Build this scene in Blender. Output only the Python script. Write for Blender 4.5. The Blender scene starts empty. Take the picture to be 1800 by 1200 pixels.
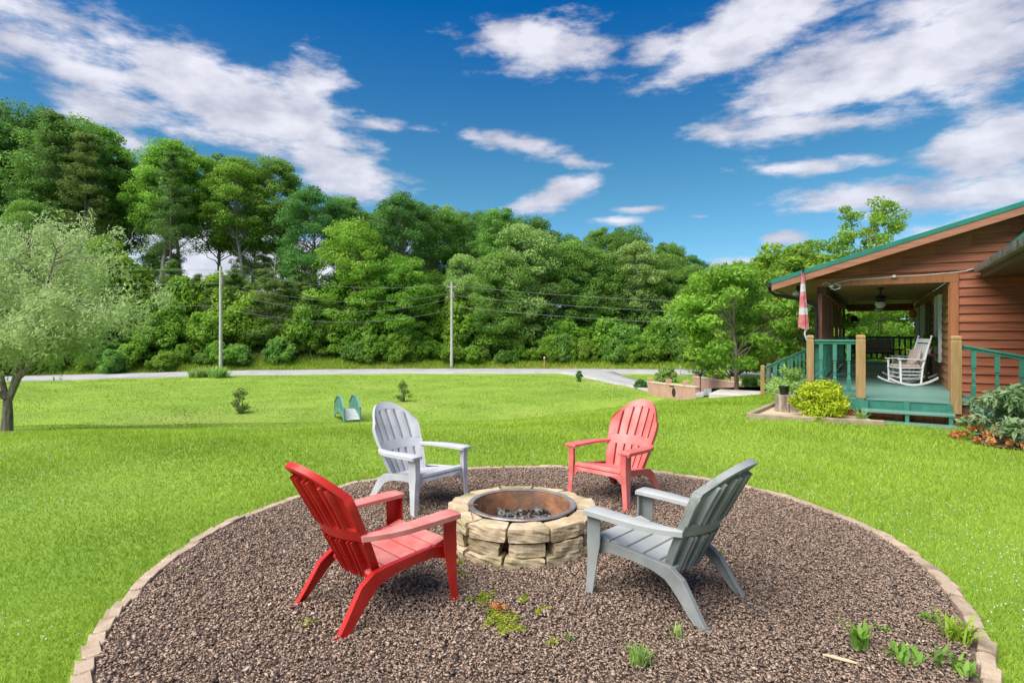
import bpy, bmesh, math, random
import numpy as np
from mathutils import Vector, Matrix
R = math.radians
rng = np.random.default_rng(7)
random.seed(7)
scene = bpy.context.scene
COL = scene.collection

# ------------------------------------------------------------------ camera
F = 1040.0; HC = 1.72; HZ = 580.0          # focal length / camera height / horizon row, photo pixels
cam = bpy.data.cameras.new('camera'); co = bpy.data.objects.new('camera', cam); COL.objects.link(co)
cam.sensor_width = 36; cam.lens = F/1800*36; cam.shift_y = -(600-HZ)/1800
cam.clip_start = .05; cam.clip_end = 3000
co.location = (0, 0, HC); co.rotation_euler = (R(90), 0, 0)
scene.camera = co
def at(px, py, z):                          # pixel on a horizontal plane of height z
    y = (HC-z)*F/(py-HZ); return ((px-900)/F*y, y)
def ray(px, y): return (px-900)/F*y         # pixel column at a known depth

# ------------------------------------------------------------------ world and sun
SUN_EL, SUN_AZ = 55.0, 232.0                # azimuth clockwise from +Y
w = bpy.data.worlds.new('World'); scene.world = w; w.use_nodes = True
nt = w.node_tree; nt.nodes.clear()
def N(t, **k):
    n = nt.nodes.new(t)
    for a, b in k.items(): setattr(n, a, b)
    return n
def L(a, b): nt.links.new(a, b)
def M(op, a, b=None, c=None, clamp=False):
    n = N('ShaderNodeMath', operation=op); n.use_clamp = clamp
    for i, v in enumerate((a, b, c)):
        if v is None: continue
        if isinstance(v, (int, float)): n.inputs[i].default_value = v
        else: L(v, n.inputs[i])
    return n.outputs[0]
out = N('ShaderNodeOutputWorld'); bg = N('ShaderNodeBackground'); L(bg.outputs[0], out.inputs[0])
bg.inputs[1].default_value = .12
sky = N('ShaderNodeTexSky'); sky.sky_type = 'NISHITA'; sky.sun_disc = False
sky.sun_elevation = R(SUN_EL); sky.sun_rotation = R(SUN_AZ); sky.air_density = 1.0; sky.dust_density = .3; sky.ozone_density = 2.5
tint = N('ShaderNodeMix', data_type='RGBA', blend_type='MULTIPLY'); tint.inputs[0].default_value = 1
L(sky.outputs[0], tint.inputs[6])
tc = N('ShaderNodeTexCoord'); sep = N('ShaderNodeSeparateXYZ'); L(tc.outputs['Generated'], sep.inputs[0])
az = M('ARCTAN2', sep.outputs[0], sep.outputs[1]); el = M('ARCSINE', sep.outputs[2])
tr_ = N('ShaderNodeValToRGB'); L(el, tr_.inputs[0]); L(tr_.outputs[0], tint.inputs[7])
for i_, (ps, c) in enumerate(((.08, (.265, .435, .52)), (.24, (.17, .38, .43)), (.50, (.011, .26, .475)))):
    e_ = tr_.color_ramp.elements[i_] if i_ < 2 else tr_.color_ramp.elements.new(ps)
    e_.position = ps; e_.color = (*c, 1)
comb = N('ShaderNodeCombineXYZ'); L(az, comb.inputs[0]); L(el, comb.inputs[1])
def noise(scale, detail, rough, vec, stretch=None, lac=2.0):
    n = N('ShaderNodeTexNoise'); n.inputs['Scale'].default_value = scale; n.inputs['Detail'].default_value = detail
    n.inputs['Roughness'].default_value = rough
    if stretch:
        m = N('ShaderNodeMapping'); m.inputs['Scale'].default_value = stretch; L(vec, m.inputs[0]); vec = m.outputs[0]
    L(vec, n.inputs['Vector']); return n.outputs[0]
nA = noise(10, 9, .62, comb.outputs[0], (.85, 2.3, 1))
nB = noise(3.2, 5, .55, comb.outputs[0], (1, 2.6, 1))
def ae(px, py):
    dx = (px-900)/F; dz = (HZ-py)/F
    return math.atan2(dx, 1), math.asin(dz/math.sqrt(dx*dx+1+dz*dz))
# clouds: pixel centre, half sizes in pixels, tilt (deg, + = falls to the right), weight
CL = [(120, 110, 260, 60, 22, 1.0), (400, 175, 240, 62, 12, 1.05), (170, 190, 110, 30, 12, .8), (545, 170, 70, 60, 30, .9),
      (520, 240, 75, 13, -4, .7), (620, 312, 105, 42, 10, 1.2), (225, 250, 60, 25, 0, .9), (420, 470, 300, 110, 0, 1.0),
      (970, 78, 140, 42, 6, 1.0), (1300, 55, 190, 50, -16, 1.25), (1150, 85, 60, 34, -10, 1.0), (1560, 115, 280, 66, -4, 1.1), (1700, 60, 260, 100, 0, 1.15),
      (1420, 222, 220, 20, 2, .85), (1760, 245, 130, 62, -10, 1.15), (1500, 345, 130, 27, 0, .95), (1700, 350, 170, 30, 0, .7), (1380, 298, 110, 13, 2, .6),
      (905, 250, 105, 14, 10, .75), (1020, 284, 70, 12, 8, .75), (985, 342, 80, 24, -18, 1.05), (1125, 368, 42, 7, 0, .7), (1230, 381, 30, 5, 0, .6), (1380, 418, 45, 13, 4, .8),
      (1690, 395, 130, 24, -6, .7), (745, 229, 26, 6, 0, .5), (660, 220, 60, 9, 6, .5), (1085, 388, 40, 8, 0, .6), (1300, 468, 70, 14, 0, .6)]
acc = None
for (cx, cy, rx, ry, rot, wt) in CL:
    a0, e0 = ae(cx, cy)
    k = math.cos(a0)
    ra = rx/F*k*k*1.12; re = ry/F*k*1.12
    m = N('ShaderNodeMapping', vector_type='TEXTURE'); m.inputs['Location'].default_value = (a0, e0, 0)
    m.inputs['Rotation'].default_value = (0, 0, R(-rot)); m.inputs['Scale'].default_value = (ra, re, 1)
    L(comb.outputs[0], m.inputs[0])
    ln = N('ShaderNodeVectorMath', operation='LENGTH'); L(m.outputs[0], ln.inputs[0])
    v = M('MULTIPLY', M('SUBTRACT', 1.0, ln.outputs['Value']), wt)
    acc = v if acc is None else M('MAXIMUM', acc, v)
acc = M('MAXIMUM', acc, -1.0)
edge = M('ADD', M('MULTIPLY', M('SUBTRACT', nA, .5), 2.7), M('MULTIPLY', M('SUBTRACT', nB, .5), 1.8))
cm = M('ADD', acc, edge)
mr = N('ShaderNodeMapRange', interpolation_type='SMOOTHSTEP'); mr.inputs[1].default_value = -.16; mr.inputs[2].default_value = .62
L(cm, mr.inputs[0]); mask_in = mr.outputs[0]
# unseen rest of the sky: scattered cloud, its coverage raised for more ambient light
gn = noise(2.4, 7, .58, tc.outputs['Generated'], (1, 1, 2.2))
mg = N('ShaderNodeMapRange', interpolation_type='SMOOTHSTEP'); mg.inputs[1].default_value = .43; mg.inputs[2].default_value = .62
L(gn, mg.inputs[0])
front = N('ShaderNodeMapRange'); front.inputs[1].default_value = .80; front.inputs[2].default_value = .98
L(M('ABSOLUTE', az), front.inputs[0])
high = N('ShaderNodeMapRange'); high.inputs[1].default_value = .56; high.inputs[2].default_value = .72
L(el, high.inputs[0])
gate = M('MAXIMUM', front.outputs[0], high.outputs[0])
mask = M('MAXIMUM', mask_in, M('MULTIPLY', mg.outputs[0], gate))
up = N('ShaderNodeMapRange'); up.inputs[1].default_value = -.02; up.inputs[2].default_value = .03; L(el, up.inputs[0])
mask = M('MULTIPLY', M('MULTIPLY', mask, up.outputs[0]), .88)
nC = noise(9, 7, .55, comb.outputs[0], (1, 1.9, 1))
sh = N('ShaderNodeMapRange'); sh.inputs[1].default_value = .30; sh.inputs[2].default_value = .70; L(M('ADD', nC, M('MULTIPLY', cm, .12)), sh.inputs[0])
cc = N('ShaderNodeMix', data_type='RGBA'); L(sh.outputs[0], cc.inputs[0])
cc.inputs[6].default_value = (1.45, 1.5, 1.95, 1); cc.inputs[7].default_value = (3.5, 3.45, 3.75, 1)
mx = N('ShaderNodeMix', data_type='RGBA'); L(mask, mx.inputs[0]); L(tint.outputs[2], mx.inputs[6]); L(cc.outputs[2], mx.inputs[7])
L(mx.outputs[2], bg.inputs[0])

sd = bpy.data.lights.new('sun', 'SUN'); sd.energy = 3.2; sd.angle = R(60); sd.color = (1, .96, .9)
so = bpy.data.objects.new('sun', sd); COL.objects.link(so); so.location = (0, 0, 30)
sx, sy = math.sin(R(SUN_AZ))*math.cos(R(SUN_EL)), math.cos(R(SUN_AZ))*math.cos(R(SUN_EL))
so.rotation_euler = Vector((-sx, -sy, -math.sin(R(SUN_EL)))).to_track_quat('-Z', 'Y').to_euler()
vs = scene.view_settings; vs.view_transform = 'Standard'; vs.look = 'None'; vs.gamma = 1; vs.use_curve_mapping = False
vs.exposure = 1.18

# ------------------------------------------------------------------ materials
def newmat(name):
    m = bpy.data.materials.new(name); m.use_nodes = True; t = m.node_tree; t.nodes.clear()
    o = t.nodes.new('ShaderNodeOutputMaterial'); return m, t, o
def mat(name, c1, c2=None, rough=.6, scale=6, detail=5, bump=.0, bscale=None, stretch=(1, 1, 1), lo=.35, hi=.65, coords='Object', metal=0, spec=.4, third=None, tscale=2.0, tlo=.5, thi=.7, rnd=0):
    m, t, o = newmat(name); n, l = t.nodes, t.links
    p = n.new('ShaderNodeBsdfPrincipled'); l.new(p.outputs[0], o.inputs[0])
    p.inputs['Roughness'].default_value = rough; p.inputs['Metallic'].default_value = metal; p.inputs['Specular IOR Level'].default_value = spec
    tcn = n.new('ShaderNodeTexCoord'); mp = n.new('ShaderNodeMapping'); mp.inputs['Scale'].default_value = stretch
    l.new(tcn.outputs[coords], mp.inputs[0])
    vec = mp.outputs[0]
    if rnd:
        oi = n.new('ShaderNodeObjectInfo'); ad = n.new('ShaderNodeVectorMath'); ad.operation = 'MULTIPLY_ADD'
        ad.inputs[1].default_value = (1, 1, 1); l.new(vec, ad.inputs[0])
        sc_ = n.new('ShaderNodeVectorMath'); sc_.operation = 'SCALE'; sc_.inputs['Scale'].default_value = 37.0
        cb = n.new('ShaderNodeCombineXYZ'); l.new(oi.outputs['Random'], cb.inputs[0]); l.new(oi.outputs['Random'], cb.inputs[1]); l.new(cb.outputs[0], sc_.inputs[0])
        l.new(sc_.outputs[0], ad.inputs[2]); vec = ad.outputs[0]
    col = None
    if c2 is not None:
        nz = n.new('ShaderNodeTexNoise'); nz.inputs['Scale'].default_value = scale; nz.inputs['Detail'].default_value = detail; nz.inputs['Roughness'].default_value = .6
        l.new(vec, nz.inputs['Vector'])
        r = n.new('ShaderNodeMapRange'); r.inputs[1].default_value = lo; r.inputs[2].default_value = hi; l.new(nz.outputs[0], r.inputs[0])
        mxn = n.new('ShaderNodeMix'); mxn.data_type = 'RGBA'; l.new(r.outputs[0], mxn.inputs[0])
        mxn.inputs[6].default_value = (*c1, 1); mxn.inputs[7].default_value = (*c2, 1); col = mxn.outputs[2]
        if third is not None:
            n3 = n.new('ShaderNodeTexNoise'); n3.inputs['Scale'].default_value = tscale; n3.inputs['Detail'].default_value = 4; l.new(vec, n3.inputs['Vector'])
            r3 = n.new('ShaderNodeMapRange'); r3.inputs[1].default_value = tlo; r3.inputs[2].default_value = thi; l.new(n3.outputs[0], r3.inputs[0])
            m3 = n.new('ShaderNodeMix'); m3.data_type = 'RGBA'; l.new(r3.outputs[0], m3.inputs[0]); l.new(col, m3.inputs[6]); m3.inputs[7].default_value = (*third, 1); col = m3.outputs[2]
        if rnd:
            hs = n.new('ShaderNodeHueSaturation'); l.new(col, hs.inputs['Color'])
            rv = n.new('ShaderNodeMapRange'); rv.inputs[3].default_value = 1-rnd; rv.inputs[4].default_value = 1+rnd; l.new(oi.outputs['Random'], rv.inputs[0])
            l.new(rv.outputs[0], hs.inputs['Value']); col = hs.outputs[0]
        l.new(col, p.inputs['Base Color'])
    else: p.inputs['Base Color'].default_value = (*c1, 1)
    if bump:
        nb = n.new('ShaderNodeTexNoise'); nb.inputs['Scale'].default_value = bscale or scale*3; nb.inputs['Detail'].default_value = 5; l.new(vec, nb.inputs['Vector'])
        b = n.new('ShaderNodeBump'); b.inputs['Strength'].default_value = bump; b.inputs['Distance'].default_value = .02
        l.new(nb.outputs[0], b.inputs['Height']); l.new(b.outputs[0], p.inputs['Normal'])
    return m
def leafmat(name, dark, light, trans=.4, rough=.55, rnd=.12, hue=.02):
    """leaf: colour per leaf from the 'tone' attribute, part of the light goes through"""
    m, t, o = newmat(name); n, l = t.nodes, t.links
    a = n.new('ShaderNodeAttribute'); a.attribute_name = 'tone'
    mxn = n.new('ShaderNodeMix'); mxn.data_type = 'RGBA'; l.new(a.outputs['Fac'], mxn.inputs[0])
    mxn.inputs[6].default_value = (*dark, 1); mxn.inputs[7].default_value = (*light, 1)
    oi = n.new('ShaderNodeObjectInfo'); hs = n.new('ShaderNodeHueSaturation'); l.new(mxn.outputs[2], hs.inputs['Color'])
    rv = n.new('ShaderNodeMapRange'); rv.inputs[3].default_value = 1-rnd; rv.inputs[4].default_value = 1+rnd; l.new(oi.outputs['Random'], rv.inputs[0]); l.new(rv.outputs[0], hs.inputs['Value'])
    fr = n.new('ShaderNodeMath'); fr.operation = 'FRACT'; ml = n.new('ShaderNodeMath'); ml.operation = 'MULTIPLY'; ml.inputs[1].default_value = 7.31
    l.new(oi.outputs['Random'], ml.inputs[0]); l.new(ml.outputs[0], fr.inputs[0])
    rh = n.new('ShaderNodeMapRange'); rh.inputs[3].default_value = .5-hue; rh.inputs[4].default_value = .5+hue; l.new(fr.outputs[0], rh.inputs[0]); l.new(rh.outputs[0], hs.inputs['Hue'])
    p = n.new('ShaderNodeBsdfPrincipled'); p.inputs['Roughness'].default_value = rough; p.inputs['Specular IOR Level'].default_value = .3
    l.new(hs.outputs[0], p.inputs['Base Color'])
    tr = n.new('ShaderNodeBsdfTranslucent'); l.new(hs.outputs[0], tr.inputs[0])
    ms = n.new('ShaderNodeMixShader'); ms.inputs[0].default_value = trans; l.new(p.outputs[0], ms.inputs[1]); l.new(tr.outputs[0], ms.inputs[2]); l.new(ms.outputs[0], o.inputs[0])
    return m

MT = {}
MT['lawn'] = mat('lawn_soil_and_grass', (.15, .25, .022), (.23, .335, .036), .9, .35, 6, .5, 30, third=(.27, .34, .065), tscale=.13, tlo=.52, thi=.72, coords='Object')
MT['hill'] = mat('forest_floor', (.08, .14, .025), (.34, .22, .13), .95, .35, 6, .6, 6, lo=.42, hi=.62)
MT['road'] = mat('worn_asphalt', (.29, .285, .28), (.40, .39, .375), .9, .8, 7, .2, 60)
MT['conc'] = mat('concrete', (.40, .37, .33), (.52, .48, .43), .9, 3, 6, .2, 60)
MT['bed'] = mat('dark_mulch_soil', (.07, .05, .04), (.20, .14, .105), .95, 22, 6, .8, 60)
MT['chip'] = None
MT['brick'] = mat('tan_concrete_edging', (.34, .25, .17), (.47, .36, .26), .9, 14, 5, .35, 90, rnd=.12, third=(.22, .17, .11), tscale=6, tlo=.55, thi=.75)
MT['stone'] = mat('tan_split_stone', (.40, .29, .165), (.58, .46, .31), .9, 5, 7, .4, 30, rnd=.12, third=(.21, .19, .075), tscale=3.2, tlo=.48, thi=.72)
MT['rust'] = mat('rusty_steel', (.16, .075, .04), (.40, .18, .08), .8, 7, 7, .25, 40, third=(.10, .075, .06), tscale=3, tlo=.55, thi=.75, metal=.0)
MT['rim'] = mat('weathered_steel_rim', (.20, .18, .17), (.33, .31, .30), .5, 9, 6, .1, 60, metal=.5, third=(.20, .10, .06), tscale=5, tlo=.55, thi=.7)
MT['ash'] = mat('charcoal_and_ash', (.02, .02, .02), (.50, .47, .43), .95, 16, 4, .4, 40, rnd=.3, lo=.45, hi=.75)
MT['red'] = mat('red_plastic', (.46, .012, .010), (.60, .03, .02), .38, 3.5, 5, .05, 120, spec=.45)
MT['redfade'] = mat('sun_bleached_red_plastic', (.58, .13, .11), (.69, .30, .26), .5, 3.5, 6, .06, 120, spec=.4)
MT['coral'] = mat('coral_red_plastic', (.60, .095, .085), (.68, .20, .175), .45, 3.5, 6, .05, 120, spec=.4)
MT['lilac'] = mat('pale_grey_plastic', (.42, .42, .435), (.54, .54, .55), .5, 3.5, 6, .05, 120, spec=.4)
MT['grey'] = mat('mid_grey_plastic', (.19, .20, .19), (.28, .29, .28), .45, 3.5, 6, .05, 120, spec=.4)  # chair back and legs: their shade is put into a darker grey
MT['greylit'] = mat('lit_grey_plastic', (.32, .33, .315), (.43, .44, .425), .5, 3.5, 6, .05, 120, spec=.4)  # same plastic on seat and arms, light from above put into the colour
wood = dict(stretch=(1, 14, 14), scale=1.6, detail=7, bump=.25, bscale=6)
MT['siding'] = mat('red_brown_stained_siding', (.22, .062, .025), (.36, .115, .048), .6, rnd=.14, **wood)
MT['sideY'] = mat('brown_stained_siding', (.27, .13, .06), (.40, .20, .10), .6, rnd=.14, stretch=(14, 1, 14), scale=1.6, detail=7, bump=.25, bscale=6)
MT['trim'] = mat('orange_brown_trim', (.28, .10, .034), (.37, .145, .055), .55, stretch=(10, 10, 1), scale=2, bump=.2, bscale=8)
MT['fascia'] = mat('red_brown_fascia', (.25, .095, .05), (.36, .16, .09), .6, **wood)
MT['colwood'] = mat('dark_red_brown_column', (.085, .032, .02), (.16, .062, .038), .6, stretch=(12, 12, 1), scale=2, bump=.25, bscale=8)
MT['newel'] = mat('golden_treated_post', (.27, .165, .062), (.38, .245, .105), .7, stretch=(14, 14, 1), scale=2.4, detail=7, bump=.35, bscale=8, third=(.22, .15, .07), tscale=3, tlo=.55, thi=.75)
MT['newelb'] = mat('brown_treated_post', (.17, .085, .045), (.27, .14, .075), .7, stretch=(14, 14, 1), scale=2.4, detail=7, bump=.35, bscale=8)
MT['ceil'] = mat('stained_ceiling_board', (.28, .145, .06), (.40, .22, .10), .5, rnd=.12, **wood)
MT['green'] = mat('green_painted_wood', (.03, .155, .105), (.05, .215, .15), .5, 5, 5, .12, 60)
MT['deck'] = mat('green_painted_deck', (.09, .205, .165), (.15, .285, .235), .42, rnd=.08, stretch=(1, 12, 12), scale=1.5, detail=6, bump=.15, bscale=8)
MT['roof'] = mat('green_metal_roof', (.008, .14, .095), (.014, .18, .125), .35, 3, 3, .03, 30, metal=.0, spec=.6)
MT['black'] = mat('black_metal', (.012, .013, .014), (.02, .021, .022), .4, 8)
MT['gutter'] = mat('weathered_gutter', (.12, .12, .11), (.36, .37, .36), .4, 6, 6, metal=.4)
MT['white'] = mat('white_paint', (.72, .72, .69), (.80, .80, .78), .45, 5, 5, .05, 60)
MT['cream'] = mat('cream_window_frame', (.62, .66, .56), (.70, .74, .64), .5, 5)
MT['glass'] = mat('window_glass', (.03, .04, .04), None, .04, spec=.9)
MT['cush'] = mat('faded_floral_cushion', (.45, .33, .27), (.62, .53, .47), .9, 18, 4, .2, 80)
MT['flagr'] = mat('faded_red_cloth', (.40, .09, .09), (.54, .22, .22), .8, 7, 5, .2, 40)
MT['flagw'] = mat('greyish_white_cloth', (.40, .40, .42), (.52, .52, .53), .8, 9, 5, .2, 40)
MT['bark'] = mat('grey_brown_bark', (.12, .095, .07), (.26, .22, .18), .9, 4, 7, .8, 14, stretch=(3, 3, .6))
MT['barkp'] = mat('pale_bark', (.24, .22, .19), (.42, .40, .36), .9, 4, 7, .6, 14, stretch=(3, 3, .6))
MT['stump'] = mat('split_stump_bark', (.14, .10, .07), (.40, .34, .27), .95, 3, 7, 1.0, 10, stretch=(5, 5, .7))
MT['pole'] = mat('weathered_utility_pole', (.40, .38, .33), (.54, .52, .46), .9, 3, 5, .3, 20, stretch=(6, 6, .5))
MT['wire'] = mat('aluminium_cable', (.30, .31, .31), None, .5)
MT['stucco'] = mat('pink_stucco', (.44, .24, .18), (.52, .31, .24), .9, 2, 6, .3, 40)
MT['stucap'] = mat('pale_wall_cap', (.55, .42, .32), (.64, .52, .42), .9, 3, 5, .3, 40)
MT['timber'] = mat('weathered_landscape_timber', (.27, .21, .13), (.40, .33, .22), .9, 2.2, 7, .5, 14, stretch=(1.5, 10, 10))
MT['sand'] = mat('tan_pea_gravel', (.42, .31, .19), (.60, .48, .32), .95, 40, 4, .5, 90)
MT['leafbed'] = mat('brown_leaf_mulch', (.12, .06, .03), (.28, .15, .08), .95, 30, 5, .8, 60)
MT['brgreen'] = mat('pale_green_bridge_paint', (.10, .25, .19), (.16, .33, .26), .6, 6, 5, .1, 50)
MT['brdeck'] = mat('grey_bridge_plank', (.45, .50, .48), (.56, .60, .58), .7, 5, 5, .1, 50)
MT['orange'] = mat('orange_glaze', (.60, .18, .03), (.66, .26, .06), .45, 5)
MT['terra'] = mat('terracotta', (.42, .17, .09), (.50, .24, .14), .7, 9)
MT['brownw'] = mat('dark_brown_wood', (.07, .038, .02), (.14, .075, .04), .5, 4, stretch=(1, 8, 8))
MT['rug'] = mat('faded_orange_mat', (.42, .25, .17), (.50, .33, .24), .95, 30)
MT['straw'] = mat('pale_wood_splinter', (.55, .42, .24), (.65, .52, .32), .8, 20)
MT['l_oak'] = leafmat('oak_leaf', (0.115, 0.255, 0.04), (0.285, 0.5, 0.09), .5, hue=.012)
MT['l_dark'] = leafmat('dark_leaf', (0.075, 0.19, 0.04), (0.19, 0.385, 0.08), .5, hue=.012)
MT['l_bright'] = leafmat('fresh_green_leaf', (0.16, 0.33, 0.03), (0.36, 0.57, 0.075), .5, hue=.012)
MT['l_pale'] = leafmat('pale_green_leaf', (0.22, 0.358, 0.083), (0.427, 0.605, 0.165), .38, hue=.012)
MT['l_pine'] = leafmat('pine_needle', (0.112, 0.21, 0.045), (0.255, 0.39, 0.09), .5)
MT['l_willow'] = leafmat('willow_leaf', (0.36, 0.46, 0.17), (0.64, 0.72, 0.32), .55)
MT['l_pear'] = leafmat('pear_leaf', (0.152, 0.303, 0.03), (0.372, 0.591, 0.068), .5, hue=.01)
MT['l_nand'] = leafmat('lime_yellow_leaf', (.32, .46, .012), (.66, .70, .05), .42, rnd=0, hue=0)
MT['l_peony'] = leafmat('blue_green_peony_leaf', (.14, .26, .085), (.42, .52, .30), .3, rnd=0, hue=0)
MT['l_dead'] = leafmat('brown_dead_bloom', (.34, .12, .035), (.70, .34, .11), .25, rnd=0, hue=0)
MT['l_grass'] = leafmat('grass_blade', (0.17, 0.295, 0.015), (0.46, 0.61, 0.065), .42, rough=.5, rnd=0, hue=0)
MT['l_weed'] = leafmat('weed_leaf', (.11, .26, .03), (.25, .42, .06), .4, rnd=0, hue=0)
MT['l_moss'] = leafmat('moss', (0.15, 0.2, 0.012), (0.32, 0.36, 0.03), .2, rnd=0, hue=0)
MT['l_red'] = leafmat('reddish_sapling_leaf', (0.1, 0.18, 0.03), (0.25, 0.3, 0.06), .35)
MT['clover'] = mat('white_clover_bloom', (.56, .57, .48), None, .8)
MT['dande'] = mat('yellow_dandelion', (.80, .55, .01), None, .7)
m, t, o = newmat('bark_chip')
a_ = t.nodes.new('ShaderNodeAttribute'); a_.attribute_name = 'tone'
cr = t.nodes.new('ShaderNodeValToRGB'); e_ = cr.color_ramp.elements
e_[0].position = 0; e_[0].color = (.05, .038, .036, 1); e_[1].position = 1; e_[1].color = (.72, .60, .48, 1)
for ps, c in ((.22, (.18, .128, .10, 1)), (.5, (.36, .245, .172, 1)), (.8, (.50, .375, .28, 1))):
    q = cr.color_ramp.elements.new(ps); q.color = c
p_ = t.nodes.new('ShaderNodeBsdfPrincipled'); p_.inputs['Roughness'].default_value = .75; p_.inputs['Specular IOR Level'].default_value = .35
t.links.new(a_.outputs['Fac'], cr.inputs[0]); t.links.new(cr.outputs[0], p_.inputs['Base Color']); t.links.new(p_.outputs[0], o.inputs[0]); MT['chip'] = m

# ------------------------------------------------------------------ mesh helpers
def tag(o, label=None, cat=None, group=None, kind=None):
    if label: o['label'] = label
    if cat: o['category'] = cat
    if group: o['group'] = group
    if kind: o['kind'] = kind
    return o
def empty(name, loc=(0, 0, 0), rz=0, label=None, cat=None, group=None):
    o = bpy.data.objects.new(name, None); COL.objects.link(o); o.location = loc; o.rotation_euler = (0, 0, rz); o.empty_display_size = .1
    return tag(o, label, cat, group)
def link(name, me, parent=None, loc=(0, 0, 0), rot=(0, 0, 0), scale=(1, 1, 1)):
    o = bpy.data.objects.new(name, me); COL.objects.link(o)
    if parent is not None: o.parent = parent
    o.location = loc; o.rotation_euler = rot; o.scale = scale
    return o
def np_mesh(name, v, f, mt, tone=None, smooth=False):
    v = np.asarray(v, np.float32); f = np.asarray(f, np.int32); k = f.shape[1]
    me = bpy.data.meshes.new(name); me.vertices.add(len(v)); me.vertices.foreach_set('co', v.ravel())
    me.loops.add(f.size); me.loops.foreach_set('vertex_index', f.ravel())
    me.polygons.add(len(f)); me.polygons.foreach_set('loop_start', np.arange(0, f.size, k, dtype=np.int32)); me.polygons.foreach_set('loop_total', np.full(len(f), k, np.int32))
    if smooth: me.polygons.foreach_set('use_smooth', np.ones(len(f), bool))
    if tone is not None:
        a = me.attributes.new('tone', 'FLOAT', 'POINT'); a.data.foreach_set('value', np.asarray(tone, np.float32))
    me.materials.append(mt); me.update(calc_edges=True); me.validate()
    return me
class MB:
    def __init__(s): s.v = []; s.f = []
    def add(s, vs, fs):
        b = len(s.v); s.v += [tuple(q) for q in vs]; s.f += [tuple(i+b for i in q) for q in fs]; return s
    def box(s, c, d, rot=None):
        hx, hy, hz = d[0]/2, d[1]/2, d[2]/2
        vs = [Vector((x, y, z)) for x in (-hx, hx) for y in (-hy, hy) for z in (-hz, hz)]
        if rot is not None: vs = [rot @ q for q in vs]
        c = Vector(c)
        return s.add([q+c for q in vs], [(0, 1, 3, 2), (4, 6, 7, 5), (0, 4, 5, 1), (2, 3, 7, 6), (0, 2, 6, 4), (1, 5, 7, 3)])
    def span(s, x0, x1, y0, y1, z0, z1): return s.box(((x0+x1)/2, (y0+y1)/2, (z0+z1)/2), (x1-x0, y1-y0, z1-z0))
    def tube(s, pts, rad, n=8, caps=True):
        pts = [Vector(q) for q in pts]
        if not hasattr(rad, '__len__'): rad = [rad]*len(pts)
        vs = []; up = Vector((0, 0, 1))
        for i, q in enumerate(pts):
            d = (pts[min(i+1, len(pts)-1)]-pts[max(i-1, 0)]).normalized()
            a = d.cross(up if abs(d.z) < .95 else Vector((1, 0, 0))).normalized(); b = d.cross(a)
            vs += [q+(a*math.cos(2*math.pi*k/n)+b*math.sin(2*math.pi*k/n))*rad[i] for k in range(n)]
        fs = [(i*n+k, i*n+(k+1) % n, (i+1)*n+(k+1) % n, (i+1)*n+k) for i in range(len(pts)-1) for k in range(n)]
        if caps: fs += [tuple(reversed(range(n))), tuple(range((len(pts)-1)*n, len(pts)*n))]
        return s.add(vs, fs)
    def lathe(s, prof, n=16, c=(0, 0, 0), caps=True):
        vs = [(c[0]+r*math.cos(2*math.pi*k/n), c[1]+r*math.sin(2*math.pi*k/n), c[2]+z) for r, z in prof for k in range(n)]
        fs = [(i*n+k, i*n+(k+1) % n, (i+1)*n+(k+1) % n, (i+1)*n+k) for i in range(len(prof)-1) for k in range(n)]
        if caps: fs += [tuple(reversed(range(n))), tuple(range((len(prof)-1)*n, len(prof)*n))]
        return s.add(vs, fs)
    def prism(s, poly, fn0, fn1):          # polygon (a,b) -> 3-D by fn0 / fn1
        n = len(poly); vs = [fn0(*q) for q in poly]+[fn1(*q) for q in poly]
        return s.add(vs, [tuple(reversed(range(n))), tuple(range(n, 2*n))]+[(i, (i+1) % n, n+(i+1) % n, n+i) for i in range(n)])
    def loft(s, secs):
        n = len(secs[0]); vs = [q for sc in secs for q in sc]
        fs = [(i*n+k, i*n+(k+1) % n, (i+1)*n+(k+1) % n, (i+1)*n+k) for i in range(len(secs)-1) for k in range(n)]
        return s.add(vs, fs+[tuple(reversed(range(n))), tuple(range((len(secs)-1)*n, len(secs)*n))])
    def mesh(s, name, mt, bevel=0, seg=1, smooth=False):
        me = bpy.data.meshes.new(name); bm = bmesh.new()
        vv = [bm.verts.new(q) for q in s.v]
        for q in s.f:
            try: bm.faces.new([vv[i] for i in q])
            except ValueError: pass
        bmesh.ops.recalc_face_normals(bm, faces=bm.faces)
        if bevel: bmesh.ops.bevel(bm, geom=[e for e in bm.edges if len(e.link_faces) == 2 and e.calc_face_angle(0) > .5], offset=bevel, segments=seg, affect='EDGES', profile=.5)
        if smooth:
            for q in bm.faces: q.smooth = True
            for e in bm.edges:
                if len(e.link_faces) == 2 and e.calc_face_angle(0) > R(38): e.smooth = False
        bm.to_mesh(me); bm.free(); me.materials.append(mt); return me
    def build(s, name, mt, parent=None, bevel=0, seg=1, smooth=False, **k): return link(name, s.mesh(name, mt, bevel, seg, smooth), parent, **k)
def ss(a, b, x):
    t = np.clip((x-a)/(b-a), 0, 1); return t*t*(3-2*t)

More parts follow.
